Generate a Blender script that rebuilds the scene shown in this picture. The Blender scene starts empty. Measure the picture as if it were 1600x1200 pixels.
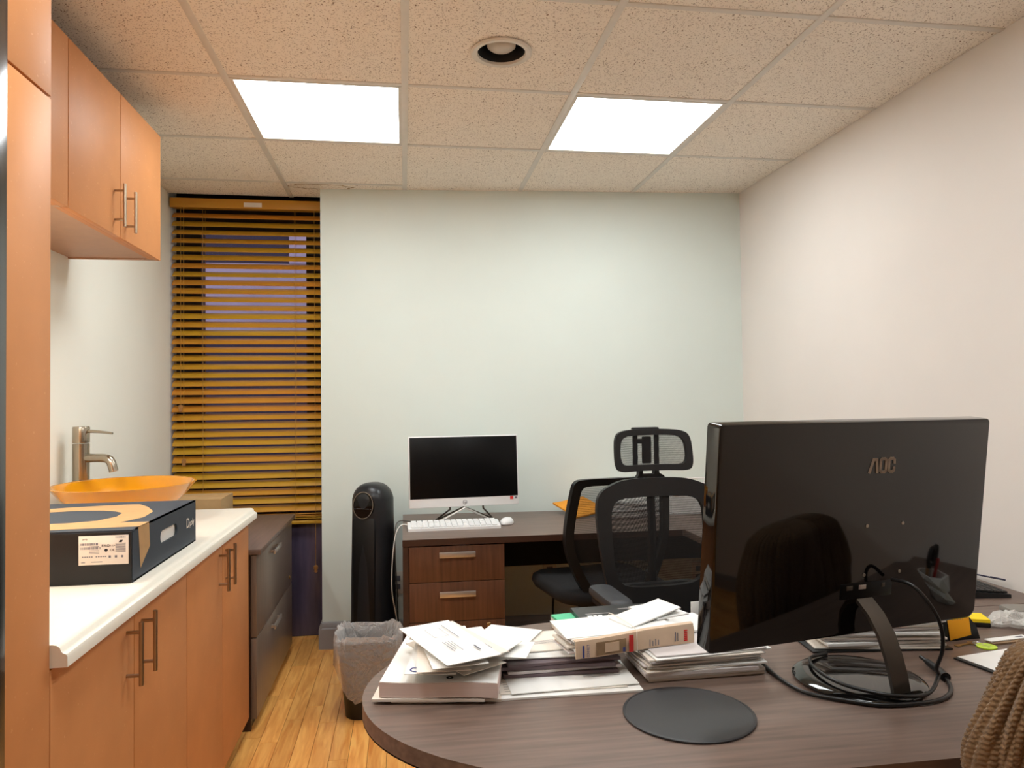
import bpy, bmesh, math, random
from mathutils import Vector, Matrix
from math import sin, cos, pi, radians as R

sc = bpy.context.scene
COL = sc.collection
rnd = random.Random(7)

# ------------------------------------------------------------ camera, world, exposure
YAW, PITCH, ROLL, FPX, ZC = 0.1466036, 0.0219931, -0.0110925, 1138.796, 1.275
CEIL = 2.389
fw = Vector((sin(YAW) * cos(PITCH), cos(YAW) * cos(PITCH), sin(PITCH)))
rt0 = Vector((cos(YAW), -sin(YAW), 0)); up0 = rt0.cross(fw)
rt = rt0 * cos(ROLL) + up0 * sin(ROLL); up = -rt0 * sin(ROLL) + up0 * cos(ROLL)
cam = bpy.data.cameras.new('camera'); camo = bpy.data.objects.new('camera', cam); COL.objects.link(camo)
m = Matrix.Identity(4)
for i in range(3):
    m[i][0] = rt[i]; m[i][1] = up[i]; m[i][2] = -fw[i]
m[2][3] = ZC
camo.matrix_world = m
cam.sensor_width = 36; cam.lens = 36 * FPX / 1600; cam.clip_start = 0.03
sc.camera = camo
w = bpy.data.worlds.new('dusk'); sc.world = w; w.use_nodes = True
w.node_tree.nodes['Background'].inputs[0].default_value = (0.50, 0.46, 0.56, 1)
w.node_tree.nodes['Background'].inputs[1].default_value = 1.6
sc.view_settings.view_transform = 'Standard'; sc.view_settings.look = 'None'
sc.view_settings.exposure = 0.58; sc.view_settings.gamma = 1; sc.view_settings.use_curve_mapping = False
PANEL_E = 9.0            # emission of the fluorescent diffusers

# ------------------------------------------------------------ materials
def lin(c):
    return tuple(((v / 255) / 12.92 if v / 255 <= 0.04045 else ((v / 255 + 0.055) / 1.055) ** 2.4) for v in c) + (1,)
def nodes(name):
    mt = bpy.data.materials.new(name); mt.use_nodes = True
    nt = mt.node_tree; return mt, nt, nt.nodes['Principled BSDF']
def pm(name, col, rough=.5, metal=0, var=.0, scale=20, stretch=(1, 1, 1), bump=0, spec=.5, coat=0, trans=0, emis=0, detail=4, bscale=None, perobj=0, ior=1.45, sheen=0):
    mt, nt, b = nodes(name); L = nt.links.new; N = nt.nodes.new
    c = lin(col) if max(col[:3]) > 1 else tuple(col[:3]) + (1,)
    b.inputs['Base Color'].default_value = c
    b.inputs['Roughness'].default_value = rough; b.inputs['Metallic'].default_value = metal
    b.inputs['Specular IOR Level'].default_value = spec; b.inputs['Coat Weight'].default_value = coat
    b.inputs['Transmission Weight'].default_value = trans; b.inputs['IOR'].default_value = ior
    b.inputs['Sheen Weight'].default_value = sheen
    if emis:
        b.inputs['Emission Color'].default_value = c; b.inputs['Emission Strength'].default_value = emis
    if var or bump or perobj:
        tc = N('ShaderNodeTexCoord'); mp = N('ShaderNodeMapping'); mp.inputs['Scale'].default_value = stretch
        L(tc.outputs['Object'], mp.inputs['Vector'])
        nz = N('ShaderNodeTexNoise'); nz.inputs['Scale'].default_value = scale; nz.inputs['Detail'].default_value = detail
        L(mp.outputs[0], nz.inputs['Vector'])
        if perobj:
            oi = N('ShaderNodeObjectInfo'); ad = N('ShaderNodeVectorMath'); ad.operation = 'ADD'
            sm = N('ShaderNodeVectorMath'); sm.operation = 'SCALE'; sm.inputs['Scale'].default_value = 37
            cb = N('ShaderNodeCombineXYZ'); L(oi.outputs['Random'], cb.inputs[0]); L(oi.outputs['Random'], cb.inputs[1])
            L(cb.outputs[0], sm.inputs[0]); L(mp.outputs[0], ad.inputs[0]); L(sm.outputs[0], ad.inputs[1]); L(ad.outputs[0], nz.inputs['Vector'])
        if var or perobj:
            mr = N('ShaderNodeMapRange'); mr.inputs[1].default_value = .3; mr.inputs[2].default_value = .7
            mr.inputs[3].default_value = 1 - var; mr.inputs[4].default_value = 1 + var
            L(nz.outputs[0], mr.inputs[0])
            mx = N('ShaderNodeVectorMath'); mx.operation = 'SCALE'; mx.inputs[0].default_value = c[:3]
            if perobj:
                m2 = N('ShaderNodeMapRange'); m2.inputs[3].default_value = 1 - perobj; m2.inputs[4].default_value = 1 + perobj
                L(oi.outputs['Random'], m2.inputs[0]); mu = N('ShaderNodeMath'); mu.operation = 'MULTIPLY'
                L(mr.outputs[0], mu.inputs[0]); L(m2.outputs[0], mu.inputs[1]); L(mu.outputs[0], mx.inputs['Scale'])
            else:
                L(mr.outputs[0], mx.inputs['Scale'])
            L(mx.outputs[0], b.inputs['Base Color'])
        if bump:
            src = nz
            if bscale:
                src = N('ShaderNodeTexNoise'); src.inputs['Scale'].default_value = bscale; src.inputs['Detail'].default_value = 3
                L(mp.outputs[0], src.inputs['Vector'])
            bp = N('ShaderNodeBump'); bp.inputs['Strength'].default_value = bump; bp.inputs['Distance'].default_value = .002
            L(src.outputs[0], bp.inputs['Height']); L(bp.outputs[0], b.inputs['Normal'])
    return mt

M = {}
M['wall'] = pm('wall_paint', (223, 232, 226), .6, var=.015, scale=3, bump=.08, bscale=160)
M['wall_warm'] = pm('wall_paint_side', (232, 225, 219), .6, var=.015, scale=3, bump=.08, bscale=160)  # wall paint with the warm cast of the light put into its colour
M['wall_cream'] = pm('wall_paint_cream', (246, 246, 236), .6, var=.015, scale=3, bump=.08, bscale=160)  # left wall: lighter copy of the wall paint, extra light put into the colour
M['baseboard'] = pm('baseboard_paint', (150, 146, 146), .45, var=.02)
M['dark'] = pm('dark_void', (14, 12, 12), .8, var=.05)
M['tbar'] = pm('grid_paint', (222, 216, 206), .5, var=.03)
M['laminate'] = pm('orange_laminate', (202, 137, 86), .5, var=.05, scale=9, spec=.28)
M['carcass'] = pm('carcass_laminate', (186, 146, 118), .5, var=.04)
M['nickel'] = pm('brushed_nickel', (176, 160, 140), .3, metal=1, var=.05, scale=60, stretch=(1, 1, .05))
M['faucet'] = pm('faucet_nickel', (168, 158, 142), .24, metal=1, var=.04, scale=60, stretch=(8, 8, .5))
M['counter'] = pm('white_solid_surface', (238, 232, 218), .28, var=.015, scale=40)
M['amber'] = pm('amber_glass', (0.88, 0.37, 0.008), .16, trans=.35, var=.03, scale=6, spec=.6)
M['walnut'] = pm('walnut_top', (112, 93, 83), .36, var=.26, scale=5, stretch=(.9, 16, 16), detail=8, spec=.45)
M['walnut_y'] = pm('walnut_top_bridge', (112, 93, 83), .36, var=.16, scale=5, stretch=(16, .9, 16), detail=8, spec=.45)
M['walnut_edge'] = pm('walnut_edge', (62, 40, 30), .4, var=.12, scale=6, stretch=(1, 1, 6))
M['walnut_front'] = pm('walnut_front', (92, 60, 42), .38, var=.28, scale=5, stretch=(14, 14, .8), detail=8)
M['file_front'] = pm('file_front', (122, 105, 92), .3, var=.16, scale=5, stretch=(14, 14, .8), detail=8, spec=.6)
M['silver'] = pm('silver_pull', (196, 192, 188), .32, metal=.85, var=.03)
M['black'] = pm('black_plastic', (16, 16, 17), .42, var=.05)
M['blacksoft'] = pm('black_soft_plastic', (24, 23, 24), .5, var=.06, bump=.1, bscale=300)
M['gloss'] = pm('piano_black', (13, 11, 10), .05, spec=.6, coat=.15, var=.04, scale=4)
M['screen'] = pm('screen_glass', (6, 6, 7), .34, spec=.22, var=.03)
M['white'] = pm('white_plastic', (236, 236, 236), .35, var=.01)
M['fabric'] = pm('black_fabric', (17, 17, 19), .9, var=.2, scale=200, bump=.3)
M['padgray'] = pm('arm_pad', (54, 55, 58), .5, var=.05, bump=.1, bscale=200)
M['tan'] = pm('tan_metal', (176, 124, 70), .4, var=.06)
M['paper'] = pm('paper_white', (238, 236, 232), .7, var=.02, scale=14)
M['paper2'] = pm('paper_cream', (232, 222, 210), .7, var=.03, scale=14)
M['paper3'] = pm('paper_grey', (214, 206, 204), .7, var=.03, scale=14)
M['paperpink'] = pm('pad_edge', (222, 200, 192), .8, var=.12, scale=4, stretch=(.3, .3, 500), detail=2)
M['kraft'] = pm('kraft_board', (180, 142, 96), .75, var=.05, scale=30)
M['manila'] = pm('manila_orange', (226, 150, 40), .7, var=.05, scale=18)
M['yellow'] = pm('yellow_note', (250, 214, 30), .7, var=.03)
M['orange'] = pm('orange_note', (252, 172, 26), .7, var=.03)
M['lime'] = pm('lime_plastic', (196, 226, 60), .4, var=.03)
M['ink'] = pm('ink_grey', (116, 114, 124), .8, var=.1)
M['inkblack'] = pm('ink_black', (34, 32, 36), .8, var=.05)
M['inkblue'] = pm('ink_blue', (62, 70, 130), .8, var=.1)
M['red'] = pm('ink_red', (206, 48, 44), .7, var=.05)
M['green'] = pm('mint_card', (96, 196, 150), .7, var=.05)
M['magblack'] = pm('magazine_black', (46, 46, 46), .35, var=.4, scale=14)
M['magcover'] = pm('magazine_newsprint', (214, 186, 158), .6, var=.06, scale=20)
M['magphoto'] = pm('magazine_photo', (150, 122, 92), .6, var=.35, scale=24)
M['brochure'] = pm('brochure_mauve', (104, 88, 92), .55, var=.12, scale=4, stretch=(.5, .5, 300))
M['navy'] = pm('box_slate', (52, 60, 70), .55, var=.05, scale=8)
M['boxblack'] = pm('box_black', (20, 19, 20), .5, var=.08, scale=10)
M['cardboard'] = pm('cardboard', (172, 140, 96), .8, var=.05, scale=30)
M['stainless'] = pm('dark_metal_jamb', (74, 76, 80), .18, metal=.9, var=.05)
M['winframe'] = pm('window_frame', (30, 22, 22), .4, var=.1)
M['winpanel'] = pm('window_panel', (88, 80, 104), .26, var=.3, scale=3, stretch=(6, 1, 1), spec=.7)
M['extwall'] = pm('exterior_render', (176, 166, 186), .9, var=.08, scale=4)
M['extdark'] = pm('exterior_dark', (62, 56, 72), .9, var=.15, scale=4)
M['diffuser'] = pm('lit_diffuser', (0.94, 0.99, 1.0), .5, emis=PANEL_E, var=0)
M['undercab'] = pm('lit_lens', (1.0, .98, .88), .5, emis=75)  # glow of the added light bar
M['frosted'] = pm('frosted_bulb', (196, 186, 172), .35, var=.04, scale=30)
M['cord'] = pm('blind_cord', (176, 132, 60), .8, var=.1)
M['fan'] = pm('fan_shell', (34, 35, 38), .32, var=.05)
M['fandark'] = pm('fan_grille', (6, 6, 7), .5, var=.1)
M['ring'] = pm('ring_silver', (150, 140, 128), .3, metal=.7, var=.05)
M['greyneck'] = pm('neck_satin', (86, 78, 70), .38, metal=.5, var=.06)
M['cable'] = pm('cable_black', (20, 18, 18), .35, var=.1)
M['cablewhite'] = pm('cable_white', (226, 226, 222), .4, var=.02)
M['cablegrey'] = pm('cable_grey', (110, 106, 100), .5, var=.05)
M['cablenavy'] = pm('cable_navy', (40, 38, 66), .4, var=.05)
M['key'] = pm('brass_key', (176, 152, 110), .35, metal=.8, var=.06)
M['cup'] = pm('geometric_cup', (222, 218, 212), .5, var=.03)
M['grey'] = pm('grey_plastic', (132, 126, 118), .5, var=.05)
M['keycap'] = pm('keycap', (30, 28, 28), .5, var=.05)
M['outlet'] = pm('outlet_plate', (222, 216, 204), .45, var=.02)
M['brass'] = pm('lock_brass', (150, 120, 80), .35, metal=.8, var=.05)

def special():
    # speckled laminate flecks
    for k in ('laminate',):
        nt = M[k].node_tree; b = nt.nodes['Principled BSDF']; N = nt.nodes.new; L = nt.links.new
        old = b.inputs['Base Color'].links[0].from_socket
        tc = N('ShaderNodeTexCoord'); nz = N('ShaderNodeTexNoise'); nz.inputs['Scale'].default_value = 110; nz.inputs['Detail'].default_value = 2
        L(tc.outputs['Object'], nz.inputs['Vector'])
        rp = N('ShaderNodeValToRGB'); rp.color_ramp.elements[0].position = .68; rp.color_ramp.elements[1].position = .74
        L(nz.outputs[0], rp.inputs[0])
        mx = N('ShaderNodeMix'); mx.data_type = 'RGBA'; mx.inputs[7].default_value = lin((224, 168, 118))
        mm = N('ShaderNodeMath'); mm.operation = 'MULTIPLY'; mm.inputs[1].default_value = .55; L(rp.outputs[0], mm.inputs[0])
        L(mm.outputs[0], mx.inputs[0]); L(old, mx.inputs[6]); L(mx.outputs[2], b.inputs['Base Color'])
    # ceiling tile: fissures and pinholes
    mt, nt, b = nodes('acoustic_tile'); N = nt.nodes.new; L = nt.links.new
    tc = N('ShaderNodeTexCoord'); oi = N('ShaderNodeObjectInfo')
    sm = N('ShaderNodeVectorMath'); sm.operation = 'SCALE'; sm.inputs[0].default_value = (9, 5, 0); L(oi.outputs['Random'], sm.inputs['Scale'])
    ad = N('ShaderNodeVectorMath'); L(tc.outputs['Object'], ad.inputs[0]); L(sm.outputs[0], ad.inputs[1])
    wv = N('ShaderNodeTexNoise'); wv.inputs['Scale'].default_value = 60; L(ad.outputs[0], wv.inputs['Vector'])
    wm = N('ShaderNodeVectorMath'); wm.operation = 'MULTIPLY_ADD'; wm.inputs[1].default_value = (.012, .012, 0)
    L(wv.outputs[1], wm.inputs[0]); L(ad.outputs[0], wm.inputs[2])
    v1 = N('ShaderNodeTexVoronoi'); v1.inputs['Scale'].default_value = 95; L(wm.outputs[0], v1.inputs['Vector'])
    v2 = N('ShaderNodeTexVoronoi'); v2.inputs['Scale'].default_value = 165; L(wm.outputs[0], v2.inputs['Vector'])
    r1 = N('ShaderNodeMapRange'); r1.inputs[1].default_value = .16; r1.inputs[2].default_value = .27; L(v1.outputs['Distance'], r1.inputs[0])
    r2 = N('ShaderNodeMapRange'); r2.inputs[1].default_value = .12; r2.inputs[2].default_value = .40; L(v2.outputs['Distance'], r2.inputs[0])
    sel = N('ShaderNodeMath'); sel.operation = 'GREATER_THAN'; sel.inputs[1].default_value = .36
    sp = N('ShaderNodeSeparateColor'); L(v1.outputs['Color'], sp.inputs[0]); L(sp.outputs[0], sel.inputs[0])
    mxx = N('ShaderNodeMath'); mxx.operation = 'MAXIMUM'; L(r1.outputs[0], mxx.inputs[0]); L(sel.outputs[0], mxx.inputs[1])
    mn = N('ShaderNodeMath'); mn.operation = 'MINIMUM'; L(mxx.outputs[0], mn.inputs[0])
    r2b = N('ShaderNodeMapRange'); r2b.inputs[3].default_value = .38; L(r2.outputs[0], r2b.inputs[0]); L(r2b.outputs[0], mn.inputs[1])
    mx = N('ShaderNodeMix'); mx.data_type = 'RGBA'; mx.inputs[6].default_value = lin((140, 112, 90)); mx.inputs[7].default_value = lin((250, 241, 228))
    L(mn.outputs[0], mx.inputs[0])
    st = N('ShaderNodeTexNoise'); st.inputs['Scale'].default_value = 2.2; L(ad.outputs[0], st.inputs['Vector'])
    L(mx.outputs[2], b.inputs['Base Color']); b.inputs['Roughness'].default_value = .9; b.inputs['Specular IOR Level'].default_value = .1
    bp = N('ShaderNodeBump'); bp.inputs['Strength'].default_value = .5; bp.inputs['Distance'].default_value = .003; L(mn.outputs[0], bp.inputs['Height']); L(bp.outputs[0], b.inputs['Normal'])
    M['tile'] = mt
    # wood floor planks
    mt, nt, b = nodes('oak_plank'); N = nt.nodes.new; L = nt.links.new
    tc = N('ShaderNodeTexCoord'); oi = N('ShaderNodeObjectInfo'); geo = N('ShaderNodeNewGeometry')
    sm = N('ShaderNodeVectorMath'); sm.operation = 'SCALE'; sm.inputs[0].default_value = (31, 17, 5); L(oi.outputs['Random'], sm.inputs['Scale'])
    ad = N('ShaderNodeVectorMath'); L(tc.outputs['Object'], ad.inputs[0]); L(sm.outputs[0], ad.inputs[1])
    mp = N('ShaderNodeMapping'); mp.inputs['Scale'].default_value = (22, 2.2, 1); L(ad.outputs[0], mp.inputs['Vector'])
    nz = N('ShaderNodeTexNoise'); nz.inputs['Scale'].default_value = 2.2; nz.inputs['Detail'].default_value = 6; nz.inputs['Distortion'].default_value = .8; L(mp.outputs[0], nz.inputs['Vector'])
    rp = N('ShaderNodeValToRGB'); e = rp.color_ramp.elements; e[0].position = .3; e[0].color = lin((220, 140, 64)); e[1].position = .7; e[1].color = lin((252, 192, 108)); L(nz.outputs[0], rp.inputs[0])
    am = N('ShaderNodeMath'); am.operation = 'ADD'; L(oi.outputs['Random'], am.inputs[0]); L(geo.outputs['Random Per Island'], am.inputs[1])
    fr = N('ShaderNodeMath'); fr.operation = 'FRACT'; L(am.outputs[0], fr.inputs[0])
    mr = N('ShaderNodeMapRange'); mr.inputs[3].default_value = .88; mr.inputs[4].default_value = 1.12; L(fr.outputs[0], mr.inputs[0])
    vs = N('ShaderNodeVectorMath'); vs.operation = 'SCALE'; L(rp.outputs[0], vs.inputs[0]); L(mr.outputs[0], vs.inputs['Scale'])
    L(vs.outputs[0], b.inputs['Base Color']); b.inputs['Roughness'].default_value = .32
    M['plank'] = mt
    # slats
    mt, nt, b = nodes('wood_slat'); N = nt.nodes.new; L = nt.links.new
    tc = N('ShaderNodeTexCoord'); oi = N('ShaderNodeObjectInfo')
    mp = N('ShaderNodeMapping'); mp.inputs['Scale'].default_value = (2, 40, 40); L(tc.outputs['Object'], mp.inputs['Vector'])
    nz = N('ShaderNodeTexNoise'); nz.inputs['Scale'].default_value = 3; L(mp.outputs[0], nz.inputs['Vector'])
    hm = N('ShaderNodeMath'); hm.operation = 'MULTIPLY_ADD'; hm.inputs[1].default_value = .5; L(oi.outputs['Random'], hm.inputs[0]); 
    h2 = N('ShaderNodeMath'); h2.operation = 'MULTIPLY'; h2.inputs[1].default_value = .5; L(nz.outputs[0], h2.inputs[0]); L(h2.outputs[0], hm.inputs[2])
    rp = N('ShaderNodeValToRGB'); e = rp.color_ramp.elements; e[0].color = lin((196, 150, 38)); e[1].color = lin((202, 134, 44)); e[0].position = .35; e[1].position = .75
    L(hm.outputs[0], rp.inputs[0]); L(rp.outputs[0], b.inputs['Base Color']); b.inputs['Roughness'].default_value = .4
    M['slat'] = mt
    # open-weave chair mesh
    mt, nt, b = nodes('chair_mesh'); N = nt.nodes.new; L = nt.links.new
    b.inputs['Base Color'].default_value = lin((24, 23, 24)); b.inputs['Roughness'].default_value = .7
    tc = N('ShaderNodeTexCoord'); sx = N('ShaderNodeSeparateXYZ'); L(tc.outputs['Object'], sx.inputs[0])
    def sn(sock, k, ph=None):
        a = N('ShaderNodeMath'); a.operation = 'MULTIPLY'; a.inputs[1].default_value = k; L(sock, a.inputs[0])
        c = N('ShaderNodeMath'); c.operation = 'SINE'; L(a.outputs[0], c.inputs[0]); return c
    a1, a2 = sn(sx.outputs[0], 2 * pi / .0052), sn(sx.outputs[2], 2 * pi / .0072)
    pr2 = N('ShaderNodeMath'); pr2.operation = 'MULTIPLY'; L(a1.outputs[0], pr2.inputs[0]); L(a2.outputs[0], pr2.inputs[1])
    ab = N('ShaderNodeMath'); ab.operation = 'ABSOLUTE'; L(pr2.outputs[0], ab.inputs[0])
    mr = N('ShaderNodeMapRange'); mr.inputs[1].default_value = .36; mr.inputs[2].default_value = .50; mr.inputs[3].default_value = 1; mr.inputs[4].default_value = 0; L(ab.outputs[0], mr.inputs[0])
    tr = N('ShaderNodeBsdfTransparent'); ms = N('ShaderNodeMixShader'); L(mr.outputs[0], ms.inputs[0]); L(tr.outputs[0], ms.inputs[1]); L(b.outputs[0], ms.inputs[2])
    L(ms.outputs[0], nt.nodes['Material Output'].inputs[0]); M['mesh'] = mt
    # thin clear plastic
    for nm, tint, dens in (('liner', (242, 236, 232), .26), ('baggie', (230, 226, 220), .30)):
        mt, nt, b = nodes(nm + '_plastic'); N = nt.nodes.new; L = nt.links.new
        b.inputs['Base Color'].default_value = lin(tint); b.inputs['Roughness'].default_value = .12; b.inputs['Specular IOR Level'].default_value = .9
        tc = N('ShaderNodeTexCoord'); nz = N('ShaderNodeTexNoise'); nz.inputs['Scale'].default_value = 13; nz.inputs['Distortion'].default_value = 3.5; L(tc.outputs['Object'], nz.inputs['Vector'])
        bp = N('ShaderNodeBump'); bp.inputs['Strength'].default_value = 1; bp.inputs['Distance'].default_value = .01; L(nz.outputs[0], bp.inputs['Height']); L(bp.outputs[0], b.inputs['Normal'])
        lw = N('ShaderNodeLayerWeight'); lw.inputs[0].default_value = .35; L(bp.outputs[0], lw.inputs['Normal'])
        mr = N('ShaderNodeMapRange'); mr.inputs[3].default_value = dens; mr.inputs[4].default_value = .8; L(lw.outputs['Facing'], mr.inputs[0])
        tr = N('ShaderNodeBsdfTransparent'); ms = N('ShaderNodeMixShader'); L(mr.outputs[0], ms.inputs[0]); L(tr.outputs[0], ms.inputs[1]); L(b.outputs[0], ms.inputs[2])
        L(ms.outputs[0], nt.nodes['Material Output'].inputs[0]); M[nm] = mt
    # window glass
    mt, nt, b = nodes('window_glass'); N = nt.nodes.new; L = nt.links.new
    b.inputs['Base Color'].default_value = (.02, .02, .025, 1); b.inputs['Roughness'].default_value = .03
    tr = N('ShaderNodeBsdfTransparent'); ms = N('ShaderNodeMixShader'); ms.inputs[0].default_value = .18
    L(tr.outputs[0], ms.inputs[1]); L(b.outputs[0], ms.inputs[2]); L(ms.outputs[0], nt.nodes['Material Output'].inputs[0]); M['glass'] = mt
    # knit wool
    M['knit'] = pm('brown_knit', (120, 92, 64), .95, var=.22, scale=160, bump=.5, bscale=420, sheen=.3, spec=.1)
special()

# ------------------------------------------------------------ mesh helpers
class MB:
    def __init__(s, off=(0, 0, 0)):
        s.bm = bmesh.new(); s.off = Vector(off)
    def _xf(s, vs, mat):
        for v in vs: v.co = mat @ v.co
    def box(s, c, d, bev=0, rot=None, seg=2):
        r = bmesh.ops.create_cube(s.bm, size=1); vs = r['verts']
        for v in vs: v.co = Vector((v.co.x * d[0], v.co.y * d[1], v.co.z * d[2]))
        if bev:
            es = list({e for v in vs for e in v.link_edges})
            o = bmesh.ops.bevel(s.bm, geom=es, offset=min(bev, min(d) * .49), segments=seg, affect='EDGES', profile=.5)
            vs = list({v for f in o['faces'] for v in f.verts} | {v for v in vs if v.is_valid})
        mt = Matrix.Translation(Vector(c))
        if rot is not None: mt = mt @ rot
        s._xf(vs, mt); return s
    def b2(s, x0, x1, y0, y1, z0, z1, bev=0):
        return s.box(((x0 + x1) / 2, (y0 + y1) / 2, (z0 + z1) / 2), (x1 - x0, y1 - y0, z1 - z0), bev)
    def loft(s, rings, closed=True, cap0=True, cap1=True, wrap=False):
        V = [[s.bm.verts.new(p) for p in r] for r in rings]
        n = len(V[0]); R_ = len(V)
        for i in range(R_ - (0 if wrap else 1)):
            a, b = V[i], V[(i + 1) % R_]
            for j in range(n if closed else n - 1):
                k = (j + 1) % n
                try: s.bm.faces.new((a[j], a[k], b[k], b[j]))
                except ValueError: pass
        if closed and not wrap:
            if cap0: s.bm.faces.new(V[0][::-1])
            if cap1: s.bm.faces.new(V[-1])
        return s
    def tube(s, pts, r, seg=8, cap=True, smooth=0):
        P = [Vector(p) for p in pts]
        if smooth:
            Q = []
            for i in range(len(P) - 1):
                p0 = P[max(i - 1, 0)]; p1 = P[i]; p2 = P[i + 1]; p3 = P[min(i + 2, len(P) - 1)]
                for k in range(smooth):
                    t = k / smooth
                    Q.append(.5 * ((2 * p1) + (p2 - p0) * t + (2 * p0 - 5 * p1 + 4 * p2 - p3) * t * t + (3 * p1 - p0 - 3 * p2 + p3) * t ** 3))
            Q.append(P[-1]); P = Q
        rings = []; nrm = None
        for i, p in enumerate(P):
            d = (P[min(i + 1, len(P) - 1)] - P[max(i - 1, 0)]).normalized()
            if nrm is None:
                nrm = d.orthogonal().normalized()
            nrm = (nrm - d * nrm.dot(d)).normalized()
            b = d.cross(nrm); rr = r[i] if isinstance(r, (list, tuple)) and len(r) == len(P) else (r if not isinstance(r, (list, tuple)) else r[0] + (r[-1] - r[0]) * i / (len(P) - 1))
            rings.append([p + (nrm * cos(2 * pi * k / seg) + b * sin(2 * pi * k / seg)) * rr for k in range(seg)])
        return s.loft(rings, True, cap, cap)
    def lathe(s, prof, c=(0, 0, 0), seg=32, sx=1, sy=1, caps=(True, True), rot=None):
        rings = []
        for r, z in prof:
            ring = []
            for k in range(seg):
                p = Vector((r * sx * cos(2 * pi * k / seg), r * sy * sin(2 * pi * k / seg), z))
                if rot is not None: p = rot @ p
                ring.append(p + Vector(c))
            rings.append(ring)
        return s.loft(rings, True, caps[0], caps[1])
    def prism(s, poly, z0, z1):
        return s.loft([[(x, y, z0) for x, y in poly], [(x, y, z1) for x, y in poly]])
    def ext(s, poly3, vec):
        v = Vector(vec); return s.loft([[Vector(p) for p in poly3], [Vector(p) + v for p in poly3]])
    def quad(s, *p):
        s.bm.faces.new([s.bm.verts.new(q) for q in p]); return s
    def mesh(s, name):
        bmesh.ops.recalc_face_normals(s.bm, faces=s.bm.faces[:])
        for v in s.bm.verts: v.co -= s.off
        me = bpy.data.meshes.new(name); s.bm.to_mesh(me); s.bm.free(); return me
    def build(s, name, mat, parent=None, ang=38, loc=None):
        return link(name, s.mesh(name), mat, parent, ang, loc)
def link(name, me, mat, parent=None, ang=38, loc=None):
    if mat is not None and not me.materials: me.materials.append(M[mat] if isinstance(mat, str) else mat)
    if ang:
        me.shade_smooth(); me.set_sharp_from_angle(angle=R(ang))
    o = bpy.data.objects.new(name, me); COL.objects.link(o)
    if parent: o.parent = parent
    if loc: o.location = loc
    return o
def tag(o, label=None, cat=None, group=None, kind=None):
    if label: o['label'] = label
    if cat: o['category'] = cat
    if group: o['group'] = group
    if kind: o['kind'] = kind
    return o
def thing(name, label, cat, loc=(0, 0, 0), rotz=0, group=None):
    o = bpy.data.objects.new(name, None); COL.objects.link(o); o.empty_display_size = .1
    o.location = loc; o.rotation_euler = (0, 0, rotz)
    return tag(o, label, cat, group)
def struct(o):
    o['kind'] = 'structure'; return o
def text(name, body, size, mat, parent, loc, rot=(0, 0, 0), align='CENTER', ext=.0002, mw=None):
    cu = bpy.data.curves.new('tmp_text', 'FONT'); cu.body = body; cu.size = size; cu.extrude = ext; cu.align_x = align; cu.align_y = 'CENTER'
    t = bpy.data.objects.new('tmp_text', cu); COL.objects.link(t)
    bpy.context.view_layer.update()
    me = bpy.data.meshes.new_from_object(t.evaluated_get(bpy.context.evaluated_depsgraph_get()))
    bpy.data.objects.remove(t); bpy.data.curves.remove(cu)
    me.name = name; me.materials.clear(); me.materials.append(M[mat])
    if mw:
        wd = max(v.co.x for v in me.vertices) - min(v.co.x for v in me.vertices)
        for v in me.vertices: v.co.x *= mw / wd
    o = bpy.data.objects.new(name, me); COL.objects.link(o); o.parent = parent; o.location = loc; o.rotation_euler = rot
    return o
def dup(root, loc, rotz, label, group=None):
    r = root.copy(); COL.objects.link(r); r.location = loc; r.rotation_euler = (0, 0, rotz); r['label'] = label
    if group: r['group'] = group
    for ch in list(root.children):
        c = ch.copy(); COL.objects.link(c); c.parent = r
        for g in list(ch.children):
            d = g.copy(); COL.objects.link(d); d.parent = c
    return r
RX = lambda a: Matrix.Rotation(a, 4, 'X')
RY = lambda a: Matrix.Rotation(a, 4, 'Y')
RZ = lambda a: Matrix.Rotation(a, 4, 'Z')
def rrect(w_, h_, r, n=6):
    P = []
    for cx, cy, a0 in ((w_ / 2 - r, h_ / 2 - r, 0), (-w_ / 2 + r, h_ / 2 - r, 90), (-w_ / 2 + r, -h_ / 2 + r, 180), (w_ / 2 - r, -h_ / 2 + r, 270)):
        for k in range(n + 1):
            a = R(a0 + 90 * k / n); P.append((cx + r * cos(a), cy + r * sin(a)))
    return P

# ============================================================ THE ROOM
XL, XR, YF = -1.23, 1.825, -2.2
wy = lambda x: 3.875 - .07 * x
floor = struct(MB().b2(XL - .1, XR + .1, YF - .1, 4.4, -.1, -.005).build('floor', 'dark'))
PW = .068
far = MB(); nx = int((XR - XL) / PW) + 1
pmesh = {}
for i in range(nx):
    x0 = XL + i * PW; y = YF + rnd.uniform(-.4, 0)
    while y < 4.35:
        ln = rnd.choice((.40, .55, .70)); y1 = min(y + ln, 4.36)
        if -.72 < x0 < .06 and y1 > 1.75 and y < 4.1 and y1 - y > .1:
            k = round(y1 - y, 3)
            if k not in pmesh:
                b = MB(); b.box((0, 0, -.005), (PW - .0012, k - .0012, .01), .0006); pmesh[k] = b.mesh('plank')
            link('plank', pmesh[k], 'plank', floor, 0, (x0 + PW / 2, (y + y1) / 2, 0))
        elif y1 - y > .01:
            far.b2(x0, x0 + PW - .0012, y, y1 - .0012, -.01, 0)
        y = y1
tag(far.build('plank_field', 'plank', floor, 0), kind='stuff')

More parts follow.
